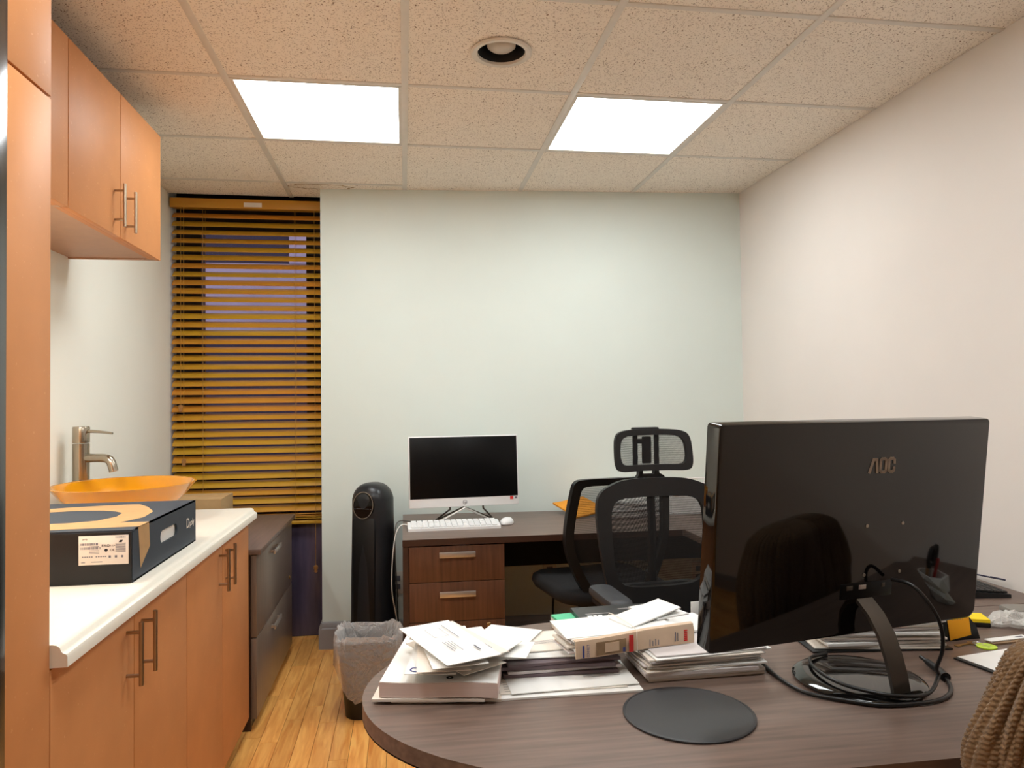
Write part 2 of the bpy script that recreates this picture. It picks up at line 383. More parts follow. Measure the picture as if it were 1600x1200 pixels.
ceiling = struct(MB().b2(XL - .1, XR + .1, YF - .1, 4.4, CEIL + .1, CEIL + .16).build('ceiling', 'dark'))
gx = [XL, -.6008, .0092, .6192, 1.2292, XR]
gy = [2.5786 + .61 * k for k in range(-8, 3)]            # -2.30 .. 3.80
gy[0] = YF
gy.append(4.30)
lights = {}
CELLS_L = [(1, gy.index(2.5786)), (3, gy.index(2.5786)), (1, 5), (3, 5)]  # last two cells: guessed panels added out of view to brighten the foreground
canc = (.316, 2.292)
for j in range(len(gy) - 1):
    for i in range(5):
        x0, x1, y0, y1 = gx[i], gx[i + 1], gy[j], gy[j + 1]
        if j == len(gy) - 2 and i > 1: continue
        if j == len(gy) - 3 and i > 1: y1 = wy(x0) + .004
        if j == len(gy) - 2:
            y1 = 4.075
            if i == 1:
                b = MB(); b.box((0, 0, .0075), (x1 + .43, 3.908 - y0, .015), .001); b.build('ceiling_tile', 'tile', ceiling, 20, ((x1 - .43) / 2, (y0 + 3.908) / 2, CEIL + .004))
                x1 = -.431
        if (i, j) in CELLS_L: continue
        zt = CEIL + .004
        if i == 2 and y0 < canc[1] < y1:
            b = MB(); n = 32; cx, cy = (x0 + x1) / 2, (y0 + y1) / 2; rad = .088
            ring = []; sq = []
            for k in range(n):
                a = 2 * pi * k / n + pi / 4; c_, s_ = cos(a), sin(a); q = max(abs(c_), abs(s_))
                sq.append((c_ / q * (x1 - x0) / 2, s_ / q * (y1 - y0) / 2)); ring.append((canc[0] - cx + rad * c_, canc[1] - cy + rad * s_))
            b.loft([[(p[0], p[1], 0) for p in ring], [(p[0], p[1], 0) for p in sq], [(p[0], p[1], .015) for p in sq], [(p[0], p[1], .015) for p in ring]], wrap=True)
            b.build('ceiling_tile', 'tile', ceiling, 20, (cx, cy, zt))
        else:
            b = MB(); b.box((0, 0, .0075), (x1 - x0 - .002, y1 - y0 - .002, .015), .001)
            b.build('ceiling_tile', 'tile', ceiling, 20, ((x0 + x1) / 2, (y0 + y1) / 2, zt + (rnd.uniform(0, .002))))
def bar(p0, p1, wd=.024):
    c = ((p0[0] + p1[0]) / 2, (p0[1] + p1[1]) / 2, CEIL + .002); dx, dy = abs(p1[0] - p0[0]), abs(p1[1] - p0[1])
    b = MB(); b.box((0, 0, .004), (max(dx, wd), max(dy, wd), .008), .0008)
    b.box((0, 0, .022), (max(dx, .003), max(dy, .003), .03))
    b.build('grid_bar', 'tbar', ceiling, 30, c)
for i in range(1, 5):
    bar((gx[i], YF), (gx[i], 4.08 if i == 1 else wy(gx[i])))
for j in range(1, len(gy) - 1):
    for i in range(5):
        a, b_ = gx[i], gx[i + 1]
        if gy[j] > 3.7 and i > 1: continue
        if gy[j] > 3.7 and i == 1: b_ = gx[2]
        bar((a + (.012 if i else 0), gy[j]), (b_ - (.012 if i < 4 else 0), gy[j]), .022)
stain = MB(); n = 28
stain.loft([[(-.42 + (.17 + .02 * sin(5 * k)) * cos(2 * pi * k / n), 3.865 + (.045 + .006 * sin(3 * k)) * sin(2 * pi * k / n), CEIL + .0035) for k in range(n)],
            [(-.42 + (.155 + .02 * sin(5 * k)) * cos(2 * pi * k / n), 3.865 + (.038 + .006 * sin(3 * k)) * sin(2 * pi * k / n), CEIL + .0035) for k in range(n)]], cap0=False, cap1=False)
M['stain'] = pm('water_stain', (176, 150, 112), .9, var=.1)
stain.build('stain', 'stain', ceiling, 0)

struct(MB().b2(XL - .1, XL, YF - .1, 4.4, -.1, CEIL + .16).build('wall_left', 'wall_cream'))
struct(MB().b2(XR, XR + .1, YF - .1, 4.4, -.1, CEIL + .16).build('wall_right', 'wall_warm'))
struct(MB().b2(XL - .1, XR + .1, YF - .1, YF, -.1, CEIL + .16).build('wall_front', 'wall_warm'))
struct(MB().prism([(-.43, wy(-.43)), (XR, wy(XR)), (XR, 4.4), (-.43, 4.4)], -.1, CEIL + .1).build('wall_back', 'wall'))
# skirting
def skirt(name, p0, p1, nrm, h=.137):
    d = Vector((p1[0] - p0[0], p1[1] - p0[1], 0)); n = Vector(nrm)
    prof = [(0, 0), (.016, 0), (.016, h - .035), (.012, h - .028), (.012, h - .018), (.006, h - .004), (0, h)]
    b = MB(); b.ext([Vector((p0[0], p0[1], 0)) + n * (a + .0005) + Vector((0, 0, z)) for a, z in prof], d)
    return struct(b.build(name, 'baseboard', None, 25))
wn = Vector((-.07, -1, 0)).normalized()
skirt('baseboard_back', (-.437, wy(-.437)), (XR - .02, wy(XR - .02)), wn)
skirt('baseboard_return', (-.4305, 4.09), (-.4305, wy(-.43) - .015), (-1, 0, 0))
skirt('baseboard_right', (XR - .0005, YF), (XR - .0005, wy(XR) - .02), (-1, 0, 0))

# window recess
WY = 4.20
fr = MB(); 
fr.b2(XL, -1.10, WY, WY + .08, 0, CEIL + .1); fr.b2(-.54, -.43, WY, WY + .08, 0, CEIL + .1)
fr.b2(-1.10, -.54, WY, WY + .08, CEIL - .16, CEIL + .1); fr.b2(-1.10, -.54, WY, WY + .08, .0, .05); fr.b2(-1.10, -.54, WY, WY + .08, .80, .87)
win = struct(fr.build('window_1', 'winframe'))
MB().b2(-1.10, -.54, WY + .03, WY + .036, .87, CEIL - .16).build('pane', 'glass', win)
MB().b2(-1.10, -.54, WY + .01, WY + .05, .05, .80).build('lower_panel', 'winpanel', win)
struct(MB().b2(-.62, -.432, 4.13, 4.19, 0, .95, .003).build('trim_2', 'winpanel'))
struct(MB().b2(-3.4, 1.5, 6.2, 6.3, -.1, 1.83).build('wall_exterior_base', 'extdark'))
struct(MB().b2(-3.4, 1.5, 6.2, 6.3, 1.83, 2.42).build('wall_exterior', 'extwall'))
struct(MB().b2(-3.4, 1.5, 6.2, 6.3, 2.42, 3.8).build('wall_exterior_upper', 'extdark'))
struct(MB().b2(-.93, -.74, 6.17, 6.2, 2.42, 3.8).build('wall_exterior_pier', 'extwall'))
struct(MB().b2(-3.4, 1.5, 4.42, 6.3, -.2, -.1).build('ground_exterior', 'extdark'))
struct(MB().b2(-.72, -.597, 1.10, 1.2075, 0, CEIL - .002, .004).build('trim_1', 'stainless'))

# ============================================================ CEILING LIGHTS
order = ['above the blind and left cabinets', 'above the office chairs, nearer the right wall']
for n_, (i, j) in enumerate(CELLS_L):
    x0, x1, y0, y1 = gx[i] + .012, gx[i + 1] - .012, gy[j] + .011, gy[j + 1] - .011
    cx, cy = (x0 + x1) / 2, (y0 + y1) / 2
    lab = 'bright white square ceiling light panel ' + (order[n_] if n_ < 2 else ['above the tall cabinet side of the foreground desk', 'above the monitor on the foreground desk'][n_ - 2])
    t = thing('ceiling_light', lab, 'ceiling light', (cx, cy, CEIL), 0, 'square ceiling light panels')
    b = MB((cx, cy, CEIL)); f = .012
    b.b2(x0, x1, y0, y0 + f, CEIL + .001, CEIL + .03); b.b2(x0, x1, y1 - f, y1, CEIL + .001, CEIL + .03)
    b.b2(x0, x0 + f, y0 + f, y1 - f, CEIL + .001, CEIL + .03); b.b2(x1 - f, x1, y0 + f, y1 - f, CEIL + .001, CEIL + .03)
    b.build('frame', 'tbar', t)
    MB((cx, cy, CEIL)).b2(x0 + f, x1 - f, y0 + f, y1 - f, CEIL + .006, CEIL + .009).build('diffuser', 'diffuser', t)
    MB((cx, cy, CEIL)).b2(x0 + f, x1 - f, y0 + f, y1 - f, CEIL + .03, CEIL + .06).build('housing', 'tbar', t)
t = thing('recessed_downlight', 'round recessed downlight, white rim and black baffle, unlit bulb', 'downlight', (canc[0], canc[1], CEIL))
MB().lathe([(.098, .002), (.098, -.002), (.092, -.006), (.078, -.004), (.076, .004), (.08, .012), (.09, .004)], seg=48, caps=(False, False)).build('trim_ring', 'tbar', t)
MB().lathe([(.0765, .003), (.07, .03), (.066, .06), (.064, .09), (.002, .095)], seg=48, caps=(False, True)).build('baffle', 'fandark', t)
MB().lathe([(.001, .008), (.02, .0085), (.036, .012), (.046, .020), (.047, .03), (.038, .055), (.02, .085)], seg=40).build('bulb', 'frosted', t)

# ============================================================ BLIND
BY = 4.10; bx0, bx1 = -1.222, -.44
t = thing('venetian_blind', 'ochre wooden slat blind hanging in the window recess', 'blind', ((bx0 + bx1) / 2, BY, .60))
o_ = ((bx0 + bx1) / 2, BY, .60)
MB(o_).b2(bx0, bx1, BY - .045, BY - .03, 2.318, 2.368, .002).b2(bx0, bx1, BY - .03, BY + .03, 2.325, 2.365).build('valance', 'slat', t)
MB(o_).b2(-.845, -.752, BY - .0462, BY - .0452, 2.326, 2.350).build('paper_label', 'paper2', t)
sl = MB(); n = 7; tk = .0028; SW = .050; TA = R(40); Lh = (bx1 - bx0) / 2 - .004
rings = []
for xx in (-Lh, Lh):
    ring = []
    for sgn in (1, -1):
        for k in range(n):
            u = (k / (n - 1) - .5) * (1 if sgn > 0 else -1); cr = .004 * (1 - 4 * u * u) + sgn * tk / 2
            y_, z_ = u * SW, cr
            ring.append((xx, y_ * cos(TA) - z_ * sin(TA), y_ * sin(TA) + z_ * cos(TA)))
    rings.append(ring)
sl.loft(rings); slm = sl.mesh('slat')
NS = 36; z0s, z1s = 2.285, .705
for k in range(NS):
    z = z0s + (z1s - z0s) * k / (NS - 1)
    o = link('slat', slm, 'slat', t, 50, (rnd.uniform(-.002, .002), 0, z - .60)); o.rotation_euler = (rnd.uniform(-.05, .05), 0, rnd.uniform(-.002, .002))
for k in range(4):
    MB(o_).box(((bx0 + bx1) / 2, BY, .672 - k * .0075), (2 * Lh, .05, .003), .001, RX(R(6 * (k % 2) - 3))).build('gathered_slat', 'slat', t)
MB(o_).b2(bx0 + .004, bx1 - .004, BY - .026, BY + .026, .618, .636, .004).build('bottom_rail', 'slat', t)
for x in (-1.06, -.585):
    for dy in (-.026, .026):
        MB(o_).tube([(x, BY + dy, 2.32), (x, BY + dy, .63)], .0011, 5).build('ladder_cord', 'cord', t)
for x, zb in ((-1.165, 1.27), (-1.15, .985), (-.478, .40)):
    c = MB(o_).tube([(x, BY - .05, 2.32), (x, BY - .05, zb)], .0011, 5).build('pull_cord', 'cord', t)
    MB(o_).lathe([(.003, .0), (.011, -.004), (.012, -.016), (.008, -.026), (.010, -.034), (.004, -.04)], (x, BY - .05, zb), 12).build('tassel', 'tan', c)

# ============================================================ LEFT CABINETRY
def handle(parent, x, y, z, L_=.137, off=(0, 0, 0)):
    b = MB(off); b.tube([(x + .03, y, z - L_ / 2), (x + .03, y, z + L_ / 2)], .005, 12)
    for dz in (-L_ / 2 + .022, L_ / 2 - .022): b.tube([(x, y, z + dz), (x + .03, y, z + dz)], .004, 10)
    return b.build('handle', 'nickel', parent)
def door(parent, x, y0, y1, z0, z1, off, hy=None, hz=None, mat='laminate'):
    d = MB(off).b2(x - .018, x, y0 + .0019, y1 - .0019, z0, z1, .001).build('door', mat, parent)
    if hy: handle(d, x, hy, hz, off=off)
    return d
def base_cab(y0, ym, y1, label):
    o = (-.9, (y0 + y1) / 2, 0); t = thing('base_cabinet', label, 'cabinet', o, 0, 'orange base cabinets under the white counter')
    MB(o).b2(XL + .002, -.634, y0 + .0005, y1 - .0005, .09, .826).build('body', 'carcass', t)
    MB(o).b2(XL + .02, -.66, y0 + .001, y1 - .001, 0, .09).build('toe_kick', 'dark', t)
    door(t, -.6, y0, ym, .065, .823, o, ym - .045, .733); door(t, -.6, ym, y1, .065, .823, o, ym + .045, .733)
base_cab(1.352, 1.742, 2.139, 'orange base cabinet next to the tall cabinet, below the printed box')
base_cab(2.1395, 2.538, 2.938, 'orange base cabinet at the window end of the counter')
MB((-.9, 2.945, 0)).b2(XL + .002, -.602, 2.9385, 2.953, .065, .826).build('end_panel', 'laminate', [o for o in bpy.data.objects if o.name.startswith('base_cabinet.')][0], 38).location = (0, 2.945 - (2.1395 + 2.938) / 2, 0)
def upper_cab(y0, ym, y1, label):
    o = (-1.07, (y0 + y1) / 2, 1.817); t = thing('wall_cabinet', label, 'cabinet', o, 0, 'orange wall cabinets')
    MB(o).b2(XL + .001, -.940, y0 + .0005, y1 - .0005, 1.822, 2.289).build('body', 'carcass', t)
    MB(o).b2(XL + .001, -.9295, y1 - .018, y1 - .0004, 1.8175, 1.8218).build('side_lip', 'carcass', t)
    MB(o).b2(-.9475, -.9295, y0 + .0005, y1 - .0185, 1.818, 1.8218).build('light_rail', 'laminate', t)
    door(t, -.91, y0, ym, 1.817, 2.29, o, ym - .048, 1.912); door(t, -.91, ym, y1, 1.817, 2.29, o, ym + .048, 1.912)
upper_cab(1.375, 1.761, 2.1465, 'orange wall cabinet beside the tall cabinet, mostly hidden by it')
upper_cab(2.147, 2.52, 2.915, 'orange two-door wall cabinet over the sink, with bar handles')
o = (-.9, 1.27, 0); t = thing('tall_cabinet', 'tall orange cabinet rising to the ceiling at the left edge', 'cabinet', o)
MB(o).b2(XL + .002, -.6195, 1.2085, 1.3505, .0, 2.384).build('body', 'laminate', t)
MB(o).b2(-.6185, -.6, 1.2085, 1.3505, .0, 1.803, .001).build('lower_door', 'laminate', t)
MB(o).b2(-.6185, -.6, 1.2085, 1.3505, 1.808, 2.384, .001).build('upper_door', 'laminate', t)
# counter with ogee lip
prof = [(XL + .002, .827), (-.573, .827), (-.573, .845), (-.575, .849), (-.580, .851), (-.583, .854), (-.585, .860), (-.590, .8645), (-.597, .866), (XL + .002, .866)]
ct = MB((-.9, 2.15, .827)); ct.loft([[(x, 1.353, z) for x, z in prof], [(x, 2.968, z) for x, z in prof]])
tag(ct.build('worktop', 'counter', None, 30, (-.9, 2.15, .827)), 'white counter top with moulded edge on the orange cabinets', 'counter')
CT = .866
o = (-1.06, 1.75, 1.805); t = thing('under_cabinet_light', 'slim white light bar under the wall cabinet beside the tall cabinet', 'lamp', o)  # guessed source, added out of view to brighten the left wall and counter
MB(o).b2(-1.09, -1.03, 1.45, 2.05, 1.8065, 1.8218, .002).build('housing', 'white', t)
MB(o).b2(-1.084, -1.036, 1.46, 2.04, 1.8025, 1.8063, .001).build('lens', 'undercab', t)

# sink and faucet
o = (-.955, 2.69, CT); t = thing('vessel_sink', 'amber glass bowl sink standing on the white counter', 'sink', o)
pr = [(.075, 0), (.10, .012), (.15, .045), (.20, .09), (.237, .134), (.240, .1365), (.237, .138), (.228, .134), (.19, .092), (.14, .05), (.09, .020), (.03, .014), (.001, .014)]
MB().lathe(pr, seg=64, sx=.94, sy=1.04).build('bowl', 'amber', t, 60)
MB().lathe([(.001, .0142), (.022, .0142), (.024, .017), (.018, .019), (.001, .0195)], seg=24).build('drain', 'faucet', t)
fx, fy = -1.163, 2.85
o = (fx, fy, CT); t = thing('faucet', 'brushed nickel single-lever tap behind the amber sink', 'faucet', o)
MB().lathe([(.034, 0), (.034, .006), (.0275, .009), (.0275, .265), (.0275, .268)], seg=32).build('body', 'faucet', t)
MB().lathe([(.0275, .271), (.028, .274), (.028, .326), (.026, .330), (.001, .331)], seg=32).build('cap', 'faucet', t)
d = Vector((.96, -.28, 0)); 
MB().tube([Vector((0, 0, .215)), d * .06 + Vector((0, 0, .216)), d * .10 + Vector((0, 0, .214)), d * .118 + Vector((0, 0, .202)), d * .130 + Vector((0, 0, .168))], .0155, 16, smooth=5).build('spout', 'faucet', t)
MB().tube([Vector((0, 0, .315)), d * .07 + Vector((0, 0, .311)), d * .125 + Vector((0, 0, .305))], [.0065, .004], 12).build('lever', 'faucet', t)

# printed carton on counter
bw, bl, bh = .40, .515, .121
o = (-.62, 1.785, CT); t = thing('product_box', 'slate and kraft printed carton with a hand hole on the counter', 'box', o)
th = .004
b = MB(); b.b2(-bw, 0, .006, bl, 0, th); b.b2(-bw, 0, .006, bl, bh - th, bh)
b.b2(-bw, -bw + th, .006, bl, th, bh - th); b.b2(-bw + th, 0, bl - th, bl, th, bh - th)
# right side with hand hole
hy0, hy1, hz0, hz1 = .235, .375, .052, .082
hole = [(.268 + px_, .067 + pz) for px_, pz in rrect(.14, .032, .0155, 6)]
N_ = len(hole); outer = []
for (py, pz) in hole:
    dx, dz = (py - .268) / .262 if py < .268 else (py - .268) / .247, (pz - .067) / .067 if pz < .067 else (pz - .067) / .054
    q = max(abs(dx), abs(dz)); outer.append((min(bl, max(.006, .268 + (py - .268) / q)), min(bh, max(0, .067 + (pz - .067) / q))))
def ringyz(P, x): return [(x, p[0], p[1]) for p in P]
b.loft([ringyz(hole, 0), ringyz(outer, 0), ringyz(outer, -th), ringyz(hole, -th)], wrap=True)
b.build('shell', 'navy', t, 30)
MB().box((-bw / 2, .003, bh / 2 - .0015), (bw - .002, .006, bh - .004), .0008).build('end_flap', 'boxblack', t)
MB().b2(-.30, -.007, .06, bl - .06, th + .001, bh - th - .001).build('inner_tray', 'paper', t)
# kraft swoosh print on the top and right face
zt = bh + .0004
sw = MB()
A = [(-.399, .385), (-.32, .42), (-.21, .449), (-.136, .453), (-.094, .392), (-.049, .298), (-.039, .197), (-.068, .119), (-.16, .075), (-.28, .06), (-.399, .055)]
Bq = [(-.399, .28), (-.33, .335), (-.25, .352), (-.19, .340), (-.15, .315), (-.122, .285), (-.113, .22), (-.135, .160), (-.19, .135), (-.28, .122), (-.399, .16)]
for k in range(10): sw.quad(*[(x, y, zt) for x, y in (A[k], A[k + 1], Bq[k + 1], Bq[k])])
sw.quad(*[(x, y, zt) for x, y in ((-.399, .02), (-.001, .050), (-.001, .118), (-.068, .119), (-.16, .075), (-.28, .06), (-.399, .055))])
sw.build('swoosh_print', 'kraft', t, 0)
MB().quad((.0005, .040, bh), (.0005, .113, bh), (.0005, .119, .063), (.0005, .055, .022)).build('pennant_print', 'kraft', t, 0)
# label on near end
lb = MB().box((-.083, -.0004, .061), (.128, .0008, .088), .0003).build('shipping_label', 'paper2', t)
ly = -.0011; q = MB()
rr = random.Random(3)
def bars(q, x0, x1, z, h):
    x = x0
    while x < x1:
        w_ = rr.choice((.0008, .0012, .002)); q.quad((x, ly, z), (min(x + w_, x1), ly, z), (min(x + w_, x1), ly, z + h), (x, ly, z + h)); x += w_ + rr.choice((.0008, .0014))
bars(q, -.142, -.096, .076, .007); bars(q, -.142, -.090, .064, .007); bars(q, -.052, -.026, .096, .005)
for z in (.072, .0595, .0545, .0505): q.quad((-.120, ly, z), (-.094, ly, z), (-.094, ly, z + .0015), (-.120, ly, z + .0015))
for k in range(10): 
    x = -.138 + k * .0058 + (.006 if k > 4 else 0); q.quad((x, ly, .040), (x + .004, ly, .040), (x + .004, ly, .043), (x, ly, .043))
q.quad((-.140, ly, .024), (-.130, ly, .024), (-.130, ly, .026), (-.140, ly, .026)); q.quad((-.115, ly, .025), (-.086, ly, .025), (-.086, ly, .0268), (-.115, ly, .0268))
for k in range(9): q.quad((-.052, ly, .054 + k * .0032), (-.026, ly, .054 + k * .0032), (-.026, ly, .0555 + k * .0032), (-.052, ly, .0555 + k * .0032))
for k in range(3): q.quad((-.070 + k * .016, ly, .037), (-.064 + k * .016, ly, .037), (-.064 + k * .016, ly, .044), (-.070 + k * .016, ly, .044))
q.build('label_print', 'ink', lb, 0)
for s_, x, z, sz in (('EAC', -.078, .074, .011), ('UK CA', -.0625, .074, .0065), ('CE', -.061, .0605, .010), ('poly', -.130, .0955, .0075)):
    text('label_text', s_, sz, 'inkblack', lb, (x, -.0012, z), (pi / 2, 0, 0), ext=.0001)
MB().quad((-.044, ly, .083), (-.036, ly, .083), (-.033, ly, .090), (-.041, ly, .090)).build('label_logo', 'inkblack', lb, 0)
MB().lathe([(.001, 0), (.0045, 0), (.0045, .0004), (.001, .0004)], (-.0765, -.0008, .0605), 16, rot=RX(pi / 2)).build('label_emblem', 'inkblack', lb, 0)
lb.scale = (.83, 1, .75); lb.location = (.0089, 0, .0323)
text('brand_print', 'poly', .026, 'paper2', t, (.0006, .475, .062), (pi / 2, 0, pi / 2), ext=.0002)
text('brand_emblem', 'D', .040, 'paper2', t, (.0006, .435, .064), (pi / 2, 0, pi / 2), ext=.0002)

# file cabinet
o = (-.89, 3.43, 0); t = thing('lateral_file_cabinet', 'dark walnut two-drawer file cabinet between the counter and window', 'cabinet', o)
y0, y1 = 2.975, 3.885
MB(o).b2(-1.205, -.56, y0, y1, .682, .703, .002).build('top', 'walnut_y', t)
b = MB(o); b.b2(-1.2, -.60, y0 + .002, y0 + .022, 0, .682); b.b2(-1.2, -.60, y1 - .022, y1 - .002, 0, .682); b.b2(-1.2, -1.18, y0 + .022, y1 - .022, 0, .682); b.b2(-1.18, -.605, y0 + .022, y1 - .022, .03, .05); b.b2(-.64, -.605, y0 + .022, y1 - .022, 0, .03)
b.build('body', 'walnut_edge', t)
for z0, z1 in ((.045, .355), (.360, .678)):
    d_ = MB(o).b2(-.599, -.578, y0 + .006, y1 - .006, z0, z1, .001).build('drawer', 'file_front', t)
    zh = z1 - .048
    MB(o).box((-.562, 3.37, zh), (.008, .17, .020), .002).box((-.570, 3.30, zh), (.016, .012, .012)).box((-.570, 3.44, zh), (.016, .012, .012)).build('handle', 'silver', d_)
MB(o).lathe([(.001, 0), (.008, 0), (.008, .004), (.001, .004)], (-.578, 3.80, .40), 16, rot=RY(pi / 2)).build('lock', 'brass', t)
o = (-.945, 3.41, .703); t = thing('cardboard_box', 'small plain brown cardboard box on the file cabinet', 'box', o)
MB().box((0, 0, .08), (.32, .22, .16), .002).build('body', 'cardboard', t)
MB().b2(-.16, .16, -.02, .02, .1601, .1606).b2(-.02, .02, -.1106, -.1101, .11, .16).build('packing_tape', 'kraft', t)

# ============================================================ TOWER FAN
o = (-.155, 3.60, 0); t = thing('tower_fan', 'black rounded tower fan standing by the back wall', 'fan', o, R(-28))
rings = []
def fan_ring(z, wx, wy_): return [(wx * cos(2 * pi * k / 32) * (1 if True else 1), wy_ * (abs(sin(2 * pi * k / 32)) ** .7) * (1 if sin(2 * pi * k / 32) > 0 else -1), z) for k in range(32)]
for z, wx, d_ in [(.02, .105, .10), (.4, .101, .097), (.74, .094, .092)]: rings.append(fan_ring(z, wx, d_))
for k in range(1, 9):
    a = pi / 2 * k / 8; rings.append(fan_ring(.79 + .095 * sin(a), .094 * cos(a) ** .8 + .001, .092 * (cos(a) ** .6) + .001))
MB().loft(rings).build('shell', 'fan', t, 50)
MB().lathe([(.125, 0), (.125, .012), (.10, .022)], seg=40).build('base', 'fan', t)
gr = MB(); gr.box((0, -.062, .40), (.125, .064, .66), .02).build('grille', 'fandark', t)
fc = RX(R(84))
MB().lathe([(.001, .0), (.064, .0), (.064, -.03), (.001, -.03)], (0, -.090, .785), 40, rot=fc, sx=.86).build('display_face', 'gloss', t)
MB().lathe([(.060, .0015), (.064, .0015), (.064, .003), (.060, .003)], (0, -.090, .785), 40, rot=fc, caps=(False, False), sx=.86).build('display_ring', 'ring', t)
text('display_print', '- ——— -', .022, 'ink', t, (0, -.0945, .770), (R(84), 0, 0))
MB().box((.082, -.047, .782), (.010, .002, .012), .001, RZ(R(48))).build('energy_sticker', 'ring', t)
text('side_print', 'airflow'[0:0] + '····', .02, 'ink', t, (.060, -.072, .786), (pi / 2, 0, R(40)))

# ============================================================ DESKS
DZ = .685
def ellpts(cx, cy, a, b, a0, a1, n):
    return [(cx + a * cos(R(a0 + (a1 - a0) * k / n)), cy + b * sin(R(a0 + (a1 - a0) * k / n))) for k in range(n + 1)]
o = (.6, 1.5, 0)
t = thing('peninsula_desk', 'dark walnut desk with rounded end in the foreground', 'desk', o)
poly = ellpts(.497, 1.50, .585, .42, 90, 270, 40) + [(1.815, 1.085), (1.815, 1.832), (1.24, 1.836)]
b = MB(o); b.prism(poly, DZ - .03, DZ); b.build('top', 'walnut', t, 30)
cxm, cym = .9, 1.46
outp = [(x + (.0025 if False else 0), y) for x, y in poly[:44]]
def offs(P, d):
    Q = []
    for i, p in enumerate(P):
        a = Vector(P[max(i - 1, 0)]); c = Vector(P[min(i + 1, len(P) - 1)]); dr = (c - a).normalized(); Q.append((p[0] + dr.y * -d * -1 * -1, p[1] + dr.x * d))
    return Q
ed = MB(o); E0 = poly[:42] ; E1 = offs(E0, .003)
ed.loft([[(x, y, DZ - .033) for x, y in E0], [(x, y, DZ - .033) for x, y in E1], [(x, y, DZ - .004) for x, y in E1], [(x, y, DZ - .0012) for x, y in E0]], closed=False)
ed.build('edge_band', 'walnut_edge', t, 40)
MB(o).b2(.52, 1.75, 1.70, 1.72, .25, DZ - .03).build('modesty_panel', 'walnut_edge', t)
MB(o).b2(1.76, 1.785, 1.13, 1.80, 0, DZ - .03).build('end_panel', 'walnut_edge', t)
MB(o).lathe([(.16, 0), (.16, .012), (.05, .02), (.038, .03), (.038, DZ - .04), (.11, DZ - .03)], (.42, 1.50, 0), 32).build('pedestal_column', 'black', t)
o = (1.53, 2.5, 0); t = thing('bridge_desk', 'dark walnut desk section along the right wall holding the black keyboard', 'desk', o)
MB(o).b2(1.24, 1.815, 1.838, 3.138, DZ - .03, DZ, .001).build('top', 'walnut_y', t)
MB(o).b2(1.79, 1.81, 1.84, 3.13, .25, DZ - .03).build('back_panel', 'walnut_edge', t)
o = (.9, 3.45, 0); t = thing('credenza_desk', 'dark walnut desk with drawers along the back wall', 'desk', o)
DY = 3.142
b = MB(o); b.prism([(-.013, DY), (1.815, DY), (1.815, wy(1.815) - .02), (-.013, wy(-.013) - .02)], DZ - .027, DZ); b.build('top', 'walnut', t, 30)
MB(o).b2(-.014, 1.23, DY - .002, DY, DZ - .027, DZ - .001).build('edge_band', 'walnut_edge', t)
MB(o).b2(-.013, .012, DY + .004, wy(0) - .03, 0, DZ - .027).build('side_panel', 'walnut_edge', t)
MB(o).b2(1.785, 1.81, DY + .004, wy(1.8) - .03, 0, DZ - .027).build('side_panel', 'walnut_edge', t)
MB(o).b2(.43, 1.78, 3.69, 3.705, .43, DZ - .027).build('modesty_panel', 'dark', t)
MB(o).b2(.013, .425, DY + .025, 3.66, .03, DZ - .028).b2(.03, .41, DY + .06, 3.6, 0, .03).build('pedestal_body', 'walnut_edge', t)
for z0, z1, hz in ((.5005, .652, .617), (.332, .4975, .449), (.04, .329, None)):
    d_ = MB(o).b2(.0145, .4235, DY + .006, DY + .024, z0, z1, .001).build('drawer', 'walnut_front', t)
    if hz: MB(o).box((.219, DY - .012, hz), (.155, .008, .024), .002).box((.16, DY, hz), (.012, .018, .01)).box((.28, DY, hz), (.012, .018, .01)).build('handle', 'silver', d_)
    else: MB(o).lathe([(.001, .006), (.007, .006), (.011, .003), (.011, 0)], (.354, DY + .006, .308), 20, rot=RX(pi / 2)).build('lock', 'brass', d_)

# ============================================================ ALL-IN-ONE COMPUTER ETC.
o = (.28, 3.47, DZ); t = thing('all_in_one_computer', 'white all-in-one computer with black screen on the back desk', 'computer', o, R(5))
tilt = RX(R(-4))
pn = MB(); pn.box((0, 0, .255), (.527, .022, .335), .004); pn.box((0, .02, .25), (.36, .03, .24), .012)
pn._xf(pn.bm.verts, tilt); body = pn.build('display_body', 'white', t)
s_ = MB(); s_.box((0, -.0115, .2735), (.517, .002, .288), .0008); s_._xf(s_.bm.verts, tilt); s_.build('screen', 'screen', body)
s_ = MB(); s_.lathe([(.009, 0), (.0105, 0), (.0105, .0006), (.009, .0006)], (0, -.0113, .108), 24, caps=(False, False), rot=RX(pi / 2)); s_._xf(s_.bm.verts, tilt); s_.build('logo_ring', 'ink', body)
text('logo', 'hp', .016, 'ink', body, (0, -.0185, .108), (pi / 2 - R(4), 0, 0)).location = tilt @ Vector((0, -.0120, .108))
s_ = MB(); s_.box((.228, -.0116, .120), (.016, .0008, .015)); s_._xf(s_.bm.verts, tilt); s_.build('red_sticker', 'red', body)
s_ = MB(); s_.box((.249, -.0116, .120), (.012, .0008, .010)); s_._xf(s_.bm.verts, tilt); s_.build('grey_sticker', 'ink', body)
MB().tube([(0, .02, .13), (0, .0, .082), (-.15, .008, .006)], .0045, 8).build('leg', 'silver', t)
MB().tube([(0, .0, .082), (.15, .008, .006)], .0045, 8).build('leg', 'silver', t)
MB().tube([(-.07, .02, .13), (-.07, .01, .075), (-.13, .12, .006)], .0045, 8).build('leg', 'greyneck', t)
MB().tube([(.09, .02, .13), (.09, .01, .075), (.16, .12, .006)], .0045, 8).build('leg', 'greyneck', t)
MB().tube([(-.13, .12, .005), (0, .03, .082), (.16, .12, .005)], .004, 8).build('rear_brace', 'greyneck', t)
